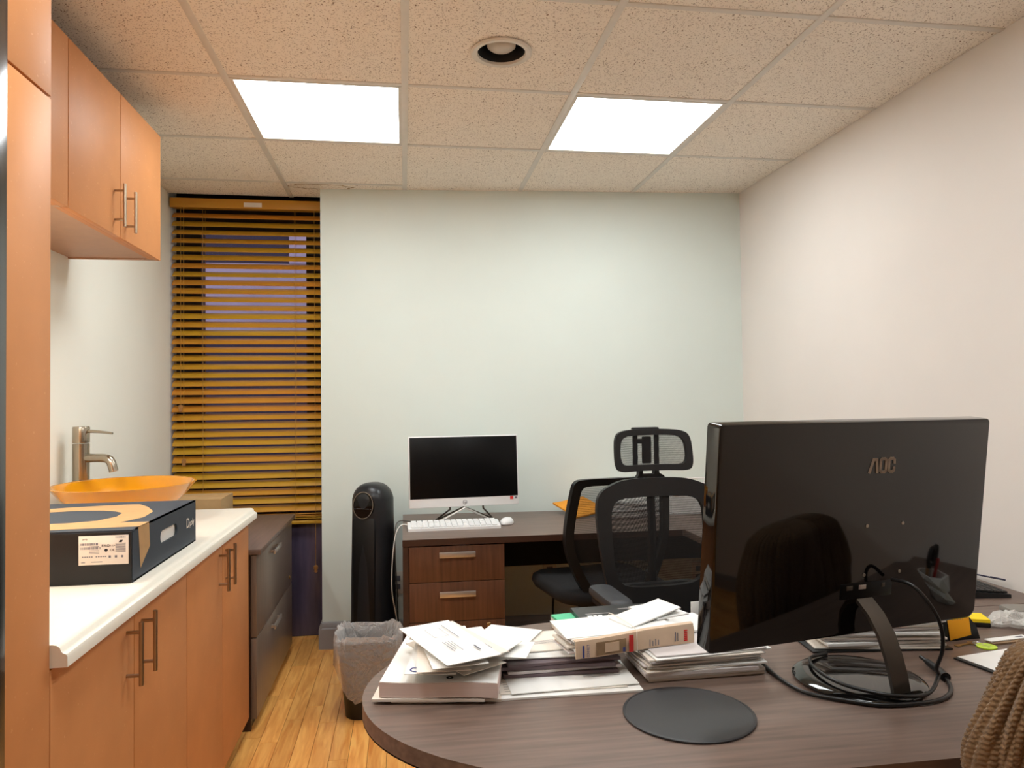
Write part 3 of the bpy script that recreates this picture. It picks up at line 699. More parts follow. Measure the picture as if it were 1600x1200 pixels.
o = (.222, 3.40, DZ); t = thing('keyboard', 'slim white keyboard in front of the all-in-one computer', 'keyboard', o, R(1.5))
MB().ext([(-.212, -.06, 0), (-.212, .06, 0), (-.212, .06, .024), (-.212, .045, .026), (-.212, -.06, .012)], (.424, 0, 0)).build('case', 'white', t)
kb = MB().box((0, 0, 0), (.0235, .0165, .006), .0015).mesh('key')
for r_ in range(5):
    for c_ in range(15):
        y_ = -.044 + r_ * .0205
        k_ = link('key', kb, 'white', t, 38, (-.185 + c_ * .0264, y_, .0155 + (y_ + .06) * .133)); k_.rotation_euler = (R(7.6), 0, 0)
o = (.478, 3.455, DZ); t = thing('mouse', 'white mouse at the right end of the white keyboard', 'mouse', o, R(-25))
MB().lathe([(.028, 0), (.031, .006), (.028, .018), (.02, .027), (.008, .031), (.001, .0315)], seg=32, sy=1.7).build('shell', 'white', t, 60)
MB().box((0, -.024, .0262), (.004, .010, .006), .002).build('wheel', 'ink', t)

def cable(name, label, pts, r, mat, smooth=6, group=None, seg=8):
    b = MB(pts[0]); b.tube(pts, r, seg, smooth=smooth); return tag(b.build(name, mat, None, 60, pts[0]), label, 'cable', group)
cable('keyboard_cable', 'white cable from the white keyboard hanging over the desk end', [(.01, 3.44, .70), (-.02, 3.43, .70), (-.045, 3.42, .66), (-.06, 3.42, .55), (-.064, 3.44, .40), (-.045, 3.52, .25), (-.034, 3.6, .12)], .003, 'cablewhite')
cable('power_cable', 'thin grey cable looping behind the desk by the fan', [(.10, 3.60, .692), (.03, 3.58, .692), (-.03, 3.55, .70), (-.05, 3.53, .66), (-.05, 3.56, .55), (-.045, 3.62, .40), (-.04, 3.7, .30)], .0025, 'cablegrey')
def outlet(x, z, label):
    y = wy(x) - .004; o = (x, y, z - .057); t = thing('wall_outlet', label, 'outlet', o, R(-4), 'wall outlets')
    MB().box((0, 0, .057), (.07, .006, .114), .002).build('plate', 'outlet', t)
    for dz in (.036, .078): MB().box((0, -.0034, dz), (.032, .002, .027), .0008).build('socket', 'ink', t)
outlet(-.045, .330, 'white wall outlet between the fan and the back desk')
outlet(.755, .355, 'white wall outlet under the back desk, behind the chair seat')
outlet(1.56, .335, 'white wall outlet low on the wall, seen through the mesh chair back')
cable('plug_lead', 'black plug and lead at the outlet under the back desk', [(.765, 3.80, .32), (.765, 3.76, .315), (.76, 3.75, .25), (.76, 3.76, .15), (.80, 3.77, .09)], .006, 'cable')
cable('fan_cord', 'black cord running from the fan to the outlet', [(-.040, 3.68, .03), (-.036, 3.73, .10), (-.045, 3.80, .22), (-.045, 3.865, .30)], .004, 'cable')

# manila envelope, mail pile, wire tray on back desk
def sheet_mesh(w_, d_, th_, curl=0, bendx=0, nu=6, nv=4, lift=0):
    b = MB(); g0, g1 = [], []
    for j in range(nv + 1):
        r0, r1 = [], []
        for i in range(nu + 1):
            u, v = i / nu - .5, j / nv - .5
            z = curl * (2 * u) ** 2 + bendx * sin(2.2 * u * pi) * .5 + lift * (2 * v) ** 2
            r0.append(b.bm.verts.new((u * w_, v * d_, z))); r1.append(b.bm.verts.new((u * w_, v * d_, z + th_)))
        g0.append(r0); g1.append(r1)
    F = b.bm.faces.new
    for j in range(nv):
        for i in range(nu):
            F((g0[j][i], g0[j + 1][i], g0[j + 1][i + 1], g0[j][i + 1])); F((g1[j][i], g1[j][i + 1], g1[j + 1][i + 1], g1[j + 1][i]))
    for i in range(nu):
        F((g0[0][i], g0[0][i + 1], g1[0][i + 1], g1[0][i])); F((g0[nv][i + 1], g0[nv][i], g1[nv][i], g1[nv][i + 1]))
    for j in range(nv):
        F((g0[j + 1][0], g0[j][0], g1[j][0], g1[j + 1][0])); F((g0[j][nu], g0[j + 1][nu], g1[j + 1][nu], g1[j][nu]))
    return b.mesh('sheet')
def sheet(name, label, cat, loc, w_, d_, th_, rotz=0, tilt=(0, 0), mat='paper', group=None, curl=0, bendx=0, lift=0):
    o = link(name, sheet_mesh(w_, d_, th_, curl, bendx, lift=lift), mat, None, 40, loc)
    o.rotation_euler = (tilt[0], tilt[1], rotz); return tag(o, label, cat, group)
def prints(o, rects, z, mat='ink', name='print'):
    q = MB()
    for x0, y0, x1, y1 in rects: q.quad((x0, y0, z), (x1, y0, z), (x1, y1, z), (x0, y1, z))
    return q.build(name, mat, o, 0)
sheet('manila_envelope', 'orange manila envelope lying on the back desk behind the chairs', 'envelope', (.885, 3.66, DZ + .0345), .20, .20, .008, R(24), (R(14), R(-5)), 'manila', bendx=.004)
tr_ = random.Random(5)
for k in range(9):
    sheet('letter', ('bottom', 'second', 'third', 'fourth', 'fifth', 'sixth', 'seventh', 'eighth', 'topmost')[k] + ' letter of the white pile on the back desk, seen through the chair mesh', 'paper', (1.12 + tr_.uniform(-.01, .01), 3.60 + tr_.uniform(-.01, .01), DZ + .001 + k * .0085), .25, .20, .007, R(tr_.uniform(-8, 8)), (0, 0), 'paper' if k % 3 else 'paper3', 'letters piled on the back desk')
o = (1.455, 3.63, DZ); t = thing('wire_tray', 'white wire letter tray on the back desk behind the mesh chair', 'tray', o, R(-4))
b = MB()
def wire(b, P, r=.0022): b.tube(P, r, 6)
for z, e in ((.160, .0), (.082, .008), (.004, .016)):
    W2, D2 = .15 - e, .11 - e
    for P in (((-W2, -D2, z), (W2, -D2, z)), ((W2, -D2, z), (W2, D2, z)), ((W2, D2, z), (-W2, D2, z)), ((-W2, D2, z), (-W2, -D2, z))): wire(b, P, .0035 if z > .1 else .002)
b.build('rim_wires', 'white', t)
b = MB()
for k in range(23):
    x = -.15 + .30 * k / 22; xb = x * .134 / .15
    for s in (-1, 1): wire(b, [(x, s * .11, .160), (xb, s * .094, .004)], .0014)
    wire(b, [(xb, -.094, .004), (xb, .094, .004)], .0014)
for k in range(17):
    y = -.11 + .22 * k / 16; yb = y * .094 / .11
    for s in (-1, 1): wire(b, [(s * .15, y, .160), (s * .134, yb, .004)], .0014)
tag(b.build('mesh_wires', 'white', t), kind='stuff')
sheet('tray_papers', 'papers lying inside the white wire tray', 'paper', (1.455, 3.63, DZ + .007), .22, .16, .085, R(-4), mat='paper')
sheet('tray_envelope', 'tan envelope on top of the papers in the wire tray', 'envelope', (1.455, 3.63, DZ + .093), .21, .15, .006, R(2), mat='manila')

# ============================================================ OFFICE CHAIRS
def frame_ring(b, outer, inner, th_, yf):
    ro = lambda P, dy: [(x, yf(x, z) + dy, z) for x, z in P]
    b.loft([ro(outer, -th_ / 2), ro(outer, th_ / 2), ro(inner, th_ / 2), ro(inner, -th_ / 2)], wrap=True); return b
def membrane(b, inner, yf, c, n=6):
    prev = None
    rings = [[(c[0] + (x - c[0]) * s, c[1] + (z - c[1]) * s) for x, z in inner] for s in [1 - k / n for k in range(n)]]
    V = [[b.bm.verts.new((x, yf(x, z), z)) for x, z in r] for r in rings]
    cv = b.bm.verts.new((c[0], yf(*c), c[1])); m_ = len(inner)
    for i in range(n - 1):
        for j in range(m_): b.bm.faces.new((V[i][j], V[i][(j + 1) % m_], V[i + 1][(j + 1) % m_], V[i + 1][j]))
    for j in range(m_): b.bm.faces.new((V[-1][j], V[-1][(j + 1) % m_], cv))
    return b
def outline(pts, n=8):
    # closed Catmull-Rom
    Q = []; m_ = len(pts); P = [Vector(p) for p in pts]
    for i in range(m_):
        p0, p1, p2, p3 = P[i - 1], P[i], P[(i + 1) % m_], P[(i + 2) % m_]
        for k in range(n):
            t_ = k / n; v = .5 * ((2 * p1) + (p2 - p0) * t_ + (2 * p0 - 5 * p1 + 4 * p2 - p3) * t_ * t_ + (3 * p1 - p0 - 3 * p2 + p3) * t_ ** 3); Q.append((v.x, v.y))
    return Q
def sym(pts): return pts + [(-x, z) for x, z in pts[::-1]]
def chair_base(t):
    MB().lathe([(.03, .075), (.03, .20), (.024, .205), (.022, .40)], seg=20).build('gas_column', 'black', t)
    MB().box((0, 0, .405), (.22, .20, .03), .008).build('seat_mechanism', 'black', t)
    for k in range(5):
        a = 2 * pi * k / 5 + .3; e = Vector((cos(a) * .29, sin(a) * .29, .075))
        MB().tube([(0, 0, .095), (e.x, e.y, .072)], [.026, .015], 10).build('base_arm', 'black', t)
        c_ = MB(); tn = Vector((-sin(a), cos(a), 0))
        for s in (-.012, .012):
            q = Vector((e.x, e.y, .028)) + tn * s; c_.tube([q - tn * .008, q + tn * .008], .0275, 16)
        c_.tube([(e.x, e.y, .03), (e.x, e.y, .075)], .007, 8); c_.build('caster', 'black', t)
def seat(t, w_=.48, d_=.46, z=.46, dy=0):
    b = MB(); P = rrect(w_, d_, .10, 8); rings = []
    for s, zz in ((.80, z - .045), (.95, z - .035), (1.0, z - .012), (.98, z + .012), (.90, z + .026), (.6, z + .028)):
        rings.append([(x * s, y * s + dy, zz + .012 * (abs(x * s) / w_ * 2) ** 2) for x, y in P])
    b.loft(rings).build('seat', 'fabric', t, 60)
# chair with headrest, facing the camera
o = (.914, 2.31, 0); t = thing('office_chair', 'black mesh office chair with headrest, facing the foreground desk', 'chair', o, R(4), 'black mesh office chairs')
chair_base(t); seat(t)
yb = lambda x, z: .23 + .05 * (z - .5) * 0 - .55 * x * x + .10 * (z - .75)
out = outline(sym([(.09, .985), (.17, .968), (.222, .935), (.236, .87), (.226, .74), (.205, .62), (.17, .53), (.09, .505)]))
inn = outline(sym([(.09, .920), (.15, .910), (.172, .885), (.178, .84), (.176, .74), (.168, .66), (.14, .62), (.07, .606)]))
frame_ring(MB(), out, inn, .022, yb).build('back_frame', 'blacksoft', t, 45)
membrane(MB(), inn, yb, (0, .76)).build('back_mesh', 'mesh', t, 60)
MB().box((0, .255, .56), (.30, .03, .10), .012).build('lumbar_pad', 'blacksoft', t)
MB().tube([(0, .10, .42), (0, .27, .44), (0, .30, .54), (0, .285, .64)], [.03, .022], 10, smooth=4).build('back_support', 'black', t)
MB().tube([(0, .28, .60), (0, .275, .80), (0, .285, .98)], .016, 8).build('spine', 'black', t)
yh = lambda x, z: .27 - .9 * x * x + .15 * (z - 1.08)
ho = outline(sym([(.05, 1.162), (.115, 1.156), (.143, 1.135), (.150, 1.08), (.147, 1.03), (.125, 1.012), (.05, 1.012)]), 6)
hi = outline(sym([(.05, 1.140), (.10, 1.136), (.122, 1.118), (.128, 1.08), (.124, 1.046), (.105, 1.034), (.05, 1.034)]), 6)
frame_ring(MB(), ho, hi, .018, yh).build('headrest_frame', 'blacksoft', t, 45)
membrane(MB(), hi, yh, (0, 1.086)).build('headrest_mesh', 'mesh', t, 60)
MB().box((-.012, .297, 1.158), (.105, .022, .022), .005).box((-.052, .297, 1.085), (.018, .014, .15), .004).box((.032, .297, 1.085), (.018, .014, .15), .004).box((-.008, .295, 1.085), (.036, .012, .10), .004).box((-.028, .296, 1.118), (.05, .012, .018), .003).build('headrest_bracket', 'black', t)
MB().ext([(-.062, .275, .975), (.062, .275, .975), (.05, .275, .992), (.034, .275, 1.000), (.028, .275, 1.03), (.016, .275, 1.03), (.014, .275, .998), (-.030, .275, .998), (-.034, .275, 1.03), (-.047, .275, 1.03), (-.047, .275, .996)], (0, .025, 0)).build('headrest_mount', 'blacksoft', t)
for s in (-1, 1):
    p = MB(); P = rrect(.078, .25, .034, 6)
    p.loft([[(x * q + s * .275, y * q - .03, z) for x, y in P] for q, z in ((.86, .628), (1, .636), (1, .648), (.94, .657), (.7, .661))]).build('arm_pad', 'padgray', t, 50)
    a_ = MB(); a_.tube([(s * .285, -.045, .63), (s * .278, -.02, .52), (s * .26, .01, .42), (s * .15, .01, .405)], .015, 10, smooth=3).build('arm_support', 'tan', t)
    MB().box((s * .285, -.03, .619), (.05, .17, .018), .005).build('arm_plate', 'black', t)
# chair without headrest, facing the back desk (local -y is forward)
o = (.835, 3.05, 0); t = thing('office_chair', 'black mesh office chair without headrest, tucked under the back desk', 'chair', o, R(180 + 10), 'black mesh office chairs')
chair_base(t); seat(t, .50, .46, .475, -.06)
yb2 = lambda x, z: .17 - .5 * x * x + .12 * (z - .75) + .25 * (z - .72) ** 2
out = outline(sym([(.09, .958), (.17, .956), (.205, .945), (.218, .90), (.234, .75), (.226, .66), (.18, .54), (.13, .47), (.06, .45)]))
inn = outline(sym([(.09, .930), (.15, .928), (.176, .918), (.186, .88), (.200, .75), (.194, .67), (.155, .57), (.11, .505), (.05, .49)]))
frame_ring(MB(), out, inn, .030, yb2).build('back_frame', 'black', t, 45)
membrane(MB(), inn, yb2, (0, .74)).build('back_mesh', 'mesh', t, 60)
MB().tube([(0, .06, .42), (0, .19, .43), (0, .185, .52)], .025, 10, smooth=4).build('back_support', 'black', t)

# ============================================================ WASTE BIN
bx, by = -.155, 3.09
o = (bx, by, 0); t = thing('waste_bin', 'black waste bin with clear plastic liner beside the foreground desk', 'bin', o)
def binring(wx, wy_, z, r=.065, n=8): return [(x, y, z) for x, y in rrect(wx, wy_, r, n)]
MB().loft([binring(.185, .17, 0), binring(.245, .225, .305), binring(.252, .232, .31), binring(.246, .226, .313), binring(.238, .218, .305), binring(.176, .162, .012)], cap1=True).build('bin_body', 'black', t, 40)
lr = random.Random(11)
def liner():
    b = MB(); n = 60; rings = []
    base = rrect(1, .92, .28, 14); base = base[:n]
    prof = [(.182, .16), (.200, .25), (.222, .312), (.258, .334), (.276, .316), (.275, .27), (.272, .235), (.268, .215)]
    ph = [lr.uniform(0, 6.28) for _ in range(8)]
    for i, (s, z) in enumerate(prof):
        ring = []
        for k, (x, y) in enumerate(base):
            a = math.atan2(y, x); wv = .006 * sin(9 * a + ph[i]) + .004 * sin(17 * a + 2 * i) + lr.uniform(-.004, .004)
            zz = z + .006 * sin(7 * a + i) + (lr.uniform(-.005, .009) if i in (2, 3, 4) else lr.uniform(-.004, .004))
            ss = s
            if i >= 5:
                dp = max(0, cos(a + pi / 2 + .1)) ** 3
                zz -= dp * (.055 * (i - 4)) ; ss = s - dp * .014 * (i - 4)
            ring.append((x * (ss + wv), y * (ss + wv), zz))
        rings.append(ring)
    return b.loft(rings, True, False, False)
liner().build('plastic_liner', 'liner', t, 70)

# ============================================================ FOREGROUND MONITOR
o = (.926, 1.405, DZ); t = thing('monitor', 'large glossy black monitor seen from behind on the foreground desk', 'monitor', o)
MW, MH = .663, .43
pn = MB(); P = [(x, z) for x, z in rrect(MW, MH, .008, 3)]
# larger radius at the right bottom corner
P2 = []
P2 = [p for p in P if not (p[0] > 0 and p[1] < 0)] + [(MW / 2 - .022 + .022 * cos(R(270 + 9 * k)), -MH / 2 + .022 + .022 * sin(R(270 + 9 * k))) for k in range(11)]
prof = []
for q, y in ((-.0035, -.021), (-.001, -.0202), (0, -.018), (0, .018), (-.004, .022)):
    prof.append([(x + (q if x > 0 else -q), y, z + (q if z > 0 else -q)) for x, z in P2])
pn.loft(prof)
panel = pn.build('panel', 'gloss', t, 25)
panel.location = Vector((.881, 1.352, 1.014)) - Vector(o); panel.rotation_euler = (R(6.5), 0, R(10.3))
PY = -.0212
lg = MB()      # letter outlines of the badge, built as bars
def stroke(b, pts, wd, y=PY, th_=.0012):
    for i in range(len(pts) - 1):
        a, c = Vector((pts[i][0], 0, pts[i][1])), Vector((pts[i + 1][0], 0, pts[i + 1][1])); d_ = (c - a); L_ = d_.length; d_.normalize()
        n_ = Vector((-d_.z, 0, d_.x)) * wd / 2; e = d_ * wd * .32
        q = [a - e + n_, c + e + n_, c + e - n_, a - e - n_]
        b.ext([(p.x, y - th_, p.z) for p in q], (0, th_, 0))
lx, lz, hh, sw_ = .0, .1265, .0265, .0056
stroke(lg, [(lx - .0345, lz - hh / 2), (lx - .0255, lz + hh / 2 - .001), (lx - .0175, lz + hh / 2 - .001), (lx - .0150, lz - hh / 2)], sw_)
stroke(lg, [(lx - .0075, lz - hh / 2 + .003), (lx - .0075, lz + hh / 2 - .003), (lx - .004, lz + hh / 2), (lx + .003, lz + hh / 2), (lx + .0065, lz + hh / 2 - .003), (lx + .0065, lz - hh / 2 + .003), (lx + .003, lz - hh / 2), (lx - .004, lz - hh / 2), (lx - .0075, lz - hh / 2 + .003)], sw_)
stroke(lg, [(lx + .0275, lz + hh / 2 - .009), (lx + .0275, lz + hh / 2 - .003), (lx + .024, lz + hh / 2), (lx + .0175, lz + hh / 2), (lx + .014, lz + hh / 2 - .003), (lx + .014, lz - hh / 2 + .003), (lx + .0175, lz - hh / 2), (lx + .024, lz - hh / 2), (lx + .0275, lz - hh / 2 + .003), (lx + .0275, lz - hh / 2 + .008)], sw_)
M['badge'] = pm('badge_silver', (150, 134, 118), .4, metal=.3, var=.04)
lgo = lg.build('logo', 'badge', panel, 20); lgo.location = (.052, 0, 0)
for x, z in ((.022, .006), (.113, .006), (.022, -.094), (.113, -.094)):
    MB().lathe([(.001, 0), (.0035, 0), (.0035, .0012), (.001, .0012)], (x, PY, z), 14, rot=RX(pi / 2)).build('screw', 'ring', panel)
MB().box((.03, PY - .0002, -.125), (.13, .002, .032), .001).build('port_strip', 'screen', panel)
for x, w_ in ((-.013, .015), (.019, .018), (.072, .008)):
    MB().box((x, PY - .0014, -.118), (w_, .0012, .009), .0008).box((x, PY - .0018, -.118), (w_ * .7, .0014, .005)).build('port', 'silver' if w_ == .018 else 'greyneck', panel)
MB().box((.0, .0215, .008), (MW - .03, .002, MH - .05)).build('screen', 'screen', panel)
MB().lathe([(.112, 0), (.126, .003), (.128, .007), (.122, .011), (.10, .0145), (.001, .0165)], seg=56).build('base', 'gloss', t, 50)
nk = [(.907, 1.352, .868), (.913, 1.325, .845), (.922, 1.306, .81), (.931, 1.299, .77), (.940, 1.299, .735), (.949, 1.303, .70), (.951, 1.306, .686)]
ux = Vector((cos(R(10.3)), sin(R(10.3)), 0)); b = MB(o); rings = []
for i, p in enumerate(nk):
    p = Vector(p); d_ = (Vector(nk[min(i + 1, len(nk) - 1)]) - Vector(nk[max(i - 1, 0)])).normalized(); n_ = d_.cross(ux).normalized(); wv = .0195 + .0015 * i / 6
    rings.append([p + ux * wv + n_ * .004, p - ux * wv + n_ * .004, p - ux * wv - n_ * .004, p + ux * wv - n_ * .004])
b.loft(rings).build('neck', 'greyneck', t, 40)
cable('monitor_cable', 'black cable looping from the monitor port over its round base', [(.966, 1.347, .906), (.981, 1.310, .904), (1.0, 1.285, .873), (1.018, 1.278, .83), (1.026, 1.285, .783), (1.040, 1.32, .735), (1.055, 1.335, .712), (.99, 1.285, .700), (.91, 1.285, .704), (.85, 1.34, .708), (.843, 1.42, .708), (.87, 1.49, .706), (.93, 1.525, .70)], .0038, 'cable')
c_ = cable('power_lead', 'black power lead curving on the desk in front of the monitor base', [(.774, 1.515, .690), (.767, 1.425, .690), (.783, 1.352, .690), (.843, 1.302, .690), (.90, 1.274, .690), (1.002, 1.276, .690), (1.064, 1.313, .690), (1.100, 1.371, .692), (1.115, 1.43, .695), (1.12, 1.47, .70)], .0042, 'cable')
MB((.774, 1.515, .690)).tube([(1.098, 1.368, .694), (1.108, 1.40, .696), (1.117, 1.445, .698)], [.010, .007], 12).build('plug', 'black', c_)
# mouse mat
tag(MB().lathe([(.001, 0), (.1195, 0), (.1215, .001), (.1215, .0035), (.1195, .0045), (.1165, .0045), (.116, .0038), (.001, .0038)], seg=72).build('mouse_mat', pm('mat_rubber', (44, 43, 45), .42, var=.05, scale=4), None, 30, (.520, 1.312, DZ)), 'round black mouse mat on the foreground desk', 'mouse mat')

# ============================================================ PAPERS
ORD = ['bottom', 'second', 'third', 'fourth', 'fifth', 'sixth', 'seventh', 'eighth', 'ninth', 'tenth', 'eleventh', 'twelfth', 'thirteenth', 'fourteenth', 'fifteenth', 'sixteenth', 'seventeenth', 'eighteenth']
pr_ = random.Random(21)
ADDR = [(.0, -.012, .07, -.009), (.0, -.004, .06, -.001), (.0, .004, .065, .007)]
WINB = [(-.075, -.020, -.020, -.019), (-.075, .012, -.020, .013), (-.075, -.020, -.074, .013), (-.021, -.020, -.020, .013)]
def lines(x, y, n, w_, s=.006, h=.0016): return [(x, y + k * s, x + w_ * (1 - .15 * ((k * 7) % 3)), y + k * s + h) for k in range(n)]
# -- stack A
z = DZ + .0008
f = sheet('folded_newspaper', 'folded pale green paper under the thick pad at the desk end', 'paper', (.095, 1.575, z), .215, .27, .005, R(-8), mat='paper2', bendx=.003)
sheet('folded_leaflet', 'thin cream leaflet directly under the thick pad at the desk end', 'paper', (.062, 1.560, z + .0055), .220, .25, .005, R(-10), mat='paper2')
z += .0125
pad = sheet('paper_pad', 'thick white paper pad at the rounded end of the desk', 'paper pad', (.088, 1.578, z), .232, .29, .028, R(-11), mat='paperpink', bendx=.003)
tp = sheet('cover_sheet', 'white top sheet of the thick pad, small dark emblem near its front edge', 'paper', (.088, 1.578, z + .0285), .230, .288, .0006, R(-11), mat='paper', bendx=.003)
MB().lathe([(.003, 0), (.007, 0), (.007, .0003), (.003, .0003)], (.02, -.122, .0022), 20, caps=(False, False)).build('emblem', 'inkblack', tp, 0)
z += .031
envs = [(.15, 1.62, -78, .215, .10, 0, 'paper'), (.10, 1.56, -60, .225, .105, 0, 'paper2'), (.06, 1.545, -98, .22, .10, 0, 'paper'), (.16, 1.56, -20, .21, .10, 0, 'paper'), (.075, 1.535, -92, .225, .105, 0, 'paper2'),
        (.125, 1.575, -35, .22, .105, 0, 'paper'), (.09, 1.53, -83, .23, .11, 0, 'paper'), (.105, 1.545, -64, .23, .11, 0, 'paper2'), (.085, 1.53, -68, .245, .118, 0, 'paper')]
elab = ['envelope at the bottom of the loose pile on the thick pad', 'second envelope from the bottom of the loose pile on the pad', 'envelope with round blue logo poking out left of the loose pile', 'envelope poking out right of the loose pile on the pad', 'pinkish window envelope on the left of the loose pile', 'envelope whose corner sticks up behind the loose pile', 'third envelope from the top of the loose pile on the pad', 'envelope just under the top one of the loose pile', 'topmost window envelope of the loose pile on the thick pad']
for k, (x, y, a, w_, d_, _, mt) in enumerate(envs):
    e = sheet('envelope', elab[k], 'envelope', (x, y, z + .004), w_, d_, .0012, R(a), (R(pr_.uniform(-.4, .4)), R(1.2)), mt, 'loose envelopes on the thick pad', curl=pr_.uniform(.0, .003))
    if k in (2, 4, 6, 7, 8):
        rc = lines(.01, -.018, 4, .06) + [(.085 - .03, .03, .085, .034)]
        if k in (4, 8): rc += WINB + [(-.09, .025, .0, .027)]
        prints(e, rc, .0012 + .0035)
    if k == 2: MB().lathe([(.009, 0), (.012, 0), (.012, .0003), (.009, .0003)], (.088, -.03, .0040), 20, caps=(False, False)).build('logo', 'inkblue', e, 0)
    z += .0052
# -- stack B
z = DZ + .0006
e = sheet('large_envelope', 'large white envelope at the front bottom of the middle pile', 'envelope', (.325, 1.52, z), .295, .185, .004, R(-1), mat='paper', bendx=0)
e = sheet('reply_card', 'small printed card under the long envelope in the middle pile', 'card', (.315, 1.525, z + .0048), .26, .16, .0012, R(-1), mat='paper2'); prints(e, lines(-.12, -.07, 5, .02, .012), .0016, 'inkblack')
e = sheet('long_envelope', 'long white printed envelope in front of the dark brochures', 'envelope', (.335, 1.53, z + .0066), .265, .17, .0016, R(2), mat='paper')
prints(e, [(-.115, -.005, -.085, .0005)] , .0022, 'inkblack'); prints(e, [(-.085, -.003, -.055, -.0015), (-.085, .001, -.05, .002)] + lines(.03, -.032, 3, .08), .0021)
z += .0092
for k, (dx, dy, a, th_) in enumerate(((.0, .045, -2, .008), (.006, .05, 1, .007), (-.004, .048, -3, .009), (.004, .052, 2, .008))):
    sheet('brochure', ('lowest', 'second', 'third', 'uppermost')[k] + ' mauve-edged folded brochure in the middle pile', 'brochure', (.325 + dx, 1.545 + dy, z), .245, .15, th_ * .75, R(a), mat='brochure' if k != 1 else 'paper3', group='folded brochures in the middle pile', bendx=.001)
    z += th_ * .75 + .001
e = sheet('letter', 'white letter lying on the brochures of the middle pile', 'paper', (.315, 1.60, z + .0005), .20, .12, .002, R(-3), mat='paper'); prints(e, lines(-.06, -.03, 3, .05), .0022)
e = sheet('letter', 'white letter at the top back of the middle pile', 'paper', (.30, 1.64, z + .0035), .22, .13, .002, R(4), mat='paper2'); prints(e, lines(-.02, -.02, 4, .07), .0022)
zB = z
sheet('white_envelope', 'blank white envelope between the loose pile and the middle pile', 'envelope', (.235, 1.69, z + .007), .13, .10, .003, R(-30), mat='paper')
# -- stack C
z = DZ + .0006
cs = [(.258, .15, .007, 0), (.262, .15, .009, 1), (.25, .16, .010, -1), (.27, .15, .004, 2), (.262, .15, .004, -3), (.265, .14, .003, 1), (.26, .15, .004, 4), (.25, .14, .0035, -2), (.262, .15, .003, 3), (.255, .15, .004, 0), (.268, .15, .003, 5), (.25, .14, .003, 2)]
for k, (w_, d_, th_, a) in enumerate(cs):
    th_ *= .70
    e = sheet('envelope', ('white' if k % 3 else 'cream') + ' envelope, ' + ORD[k] + (' from the bottom' if k else '') + ' in the stack between the mat and monitor', 'envelope', (.618 + pr_.uniform(-.008, .008) + .0012 * k, 1.545 + pr_.uniform(-.004, .006), z), w_, d_, th_, R(a + 1), mat=('paper2', 'paper', 'paper3')[k % 3], group='envelopes stacked between the mat and monitor', curl=.0005 * (k > 3))
    z += th_ + .0009 + (.0004 if k > 3 else 0)
zC = z
sheet('mailer', 'white mailer leaning out of the stack against the monitor edge', 'envelope', (.655, 1.66, zC + .001), .12, .12, .004, R(12), mat='paper')
sheet('tall_white_card', 'white card standing upright beside the left edge of the monitor', 'card', (.735, 1.745, DZ + .042), .07, .0016, .082, R(8), mat='paper').location.z = DZ + .001
# -- bundle with rubber band
zb = max(zB + .008, zC) + .0005
ba = R(13); bc = Vector((.472, 1.555, zb)); RB = RZ(ba)
def bl_(x, y, z_=0): return tuple(bc + RB @ Vector((x, y, z_)))
bsh = [(-.02, .0, .25, .088, .004, -4, 'paper3'), (-.012, .004, .25, .088, .004, 3, 'paper'), (-.022, .0, .25, .088, .004, -6, 'paper2'), (-.008, .0, .25, .088, .004, 2, 'paper'), (-.016, .004, .25, .088, .004, -2, 'paper3'), (-.010, .0, .26, .09, .004, 1, 'paper')]
zz = .004
for k, (x, y, w_, d_, th_, a, mt) in enumerate(bsh):
    sheet('envelope', ORD[k] + ' envelope ' + ('' if k == 0 else 'from the bottom ') + 'of the bundle held by a rubber band', 'envelope', bl_(x, y + .012, zz), w_, d_, th_, ba + R(a * .6), mat=mt, group='envelopes in the banded bundle'); zz += th_ + .0012
e = sheet('white_envelope', 'plain white envelope on top of the banded bundle', 'envelope', bl_(-.02, .02, zz + .001), .25, .11, .002, ba + R(-6), (R(3), 0), mat='paper')
e = sheet('folded_letter', 'white folded letter rising at an angle from the banded bundle', 'paper', bl_(.075, .035, zz + .011), .16, .07, .003, ba + R(14), (R(4), R(-6)), mat='paper')
e = sheet('printed_leaflet', 'black and white printed leaflet at the right of the banded bundle', 'leaflet', bl_(.125, .06, zz + .004), .09, .11, .003, ba + R(6), mat='paper'); prints(e, lines(-.02, -.03, 4, .05, .010, .004), .0036, 'inkblack')
mo = bl_(0, 0, 0); t = thing('folded_magazine', 'folded newsprint magazine with photo and red print around the bundle', 'magazine', mo, ba)
MH_ = .038
fm = MB(); P = []
for x in (-.142, -.09, 0.03, .142):
    yy = -.052 + .004 * sin(x * 30); h_ = MH_ - .003 + .006 * (x + .142) / .284
    P.append([(x, yy, 0), (x, yy - .001, h_ * .6), (x, yy + .003, h_), (x, yy + .011, h_ + .002), (x, yy + .011, h_ - .0003), (x, yy + .0045, h_ - .002), (x, yy + .001, h_ * .6), (x, yy + .002, 0)])
fm.loft(P).build('cover', 'magcover', t, 50)
def mp_(name, rects, mat, dy=-.0545):
    q = MB()
    for x0, z0, x1, z1 in rects: q.ext([(x0, dy, z0), (x1, dy, z0), (x1, dy, z1), (x0, dy, z1)], (0, .0012, 0))
    return q.build(name, mat, t, 0)
mp_('photo_print', [(-.098, .003, -.028, .031)], 'magphoto', -.0560); mp_('photo_plate', [(-.078, .008, -.045, .027)], 'magcover', -.0568)
mp_('blue_rule', [(-.130, .003, -.126, .028)], 'inkblue', -.0562); mp_('blue_blot', [(-.036, .004, -.030, .013)], 'inkblue', -.0562)
mp_('red_stripe', [(-.020, .001, -.010, .036)], 'red', -.0562)
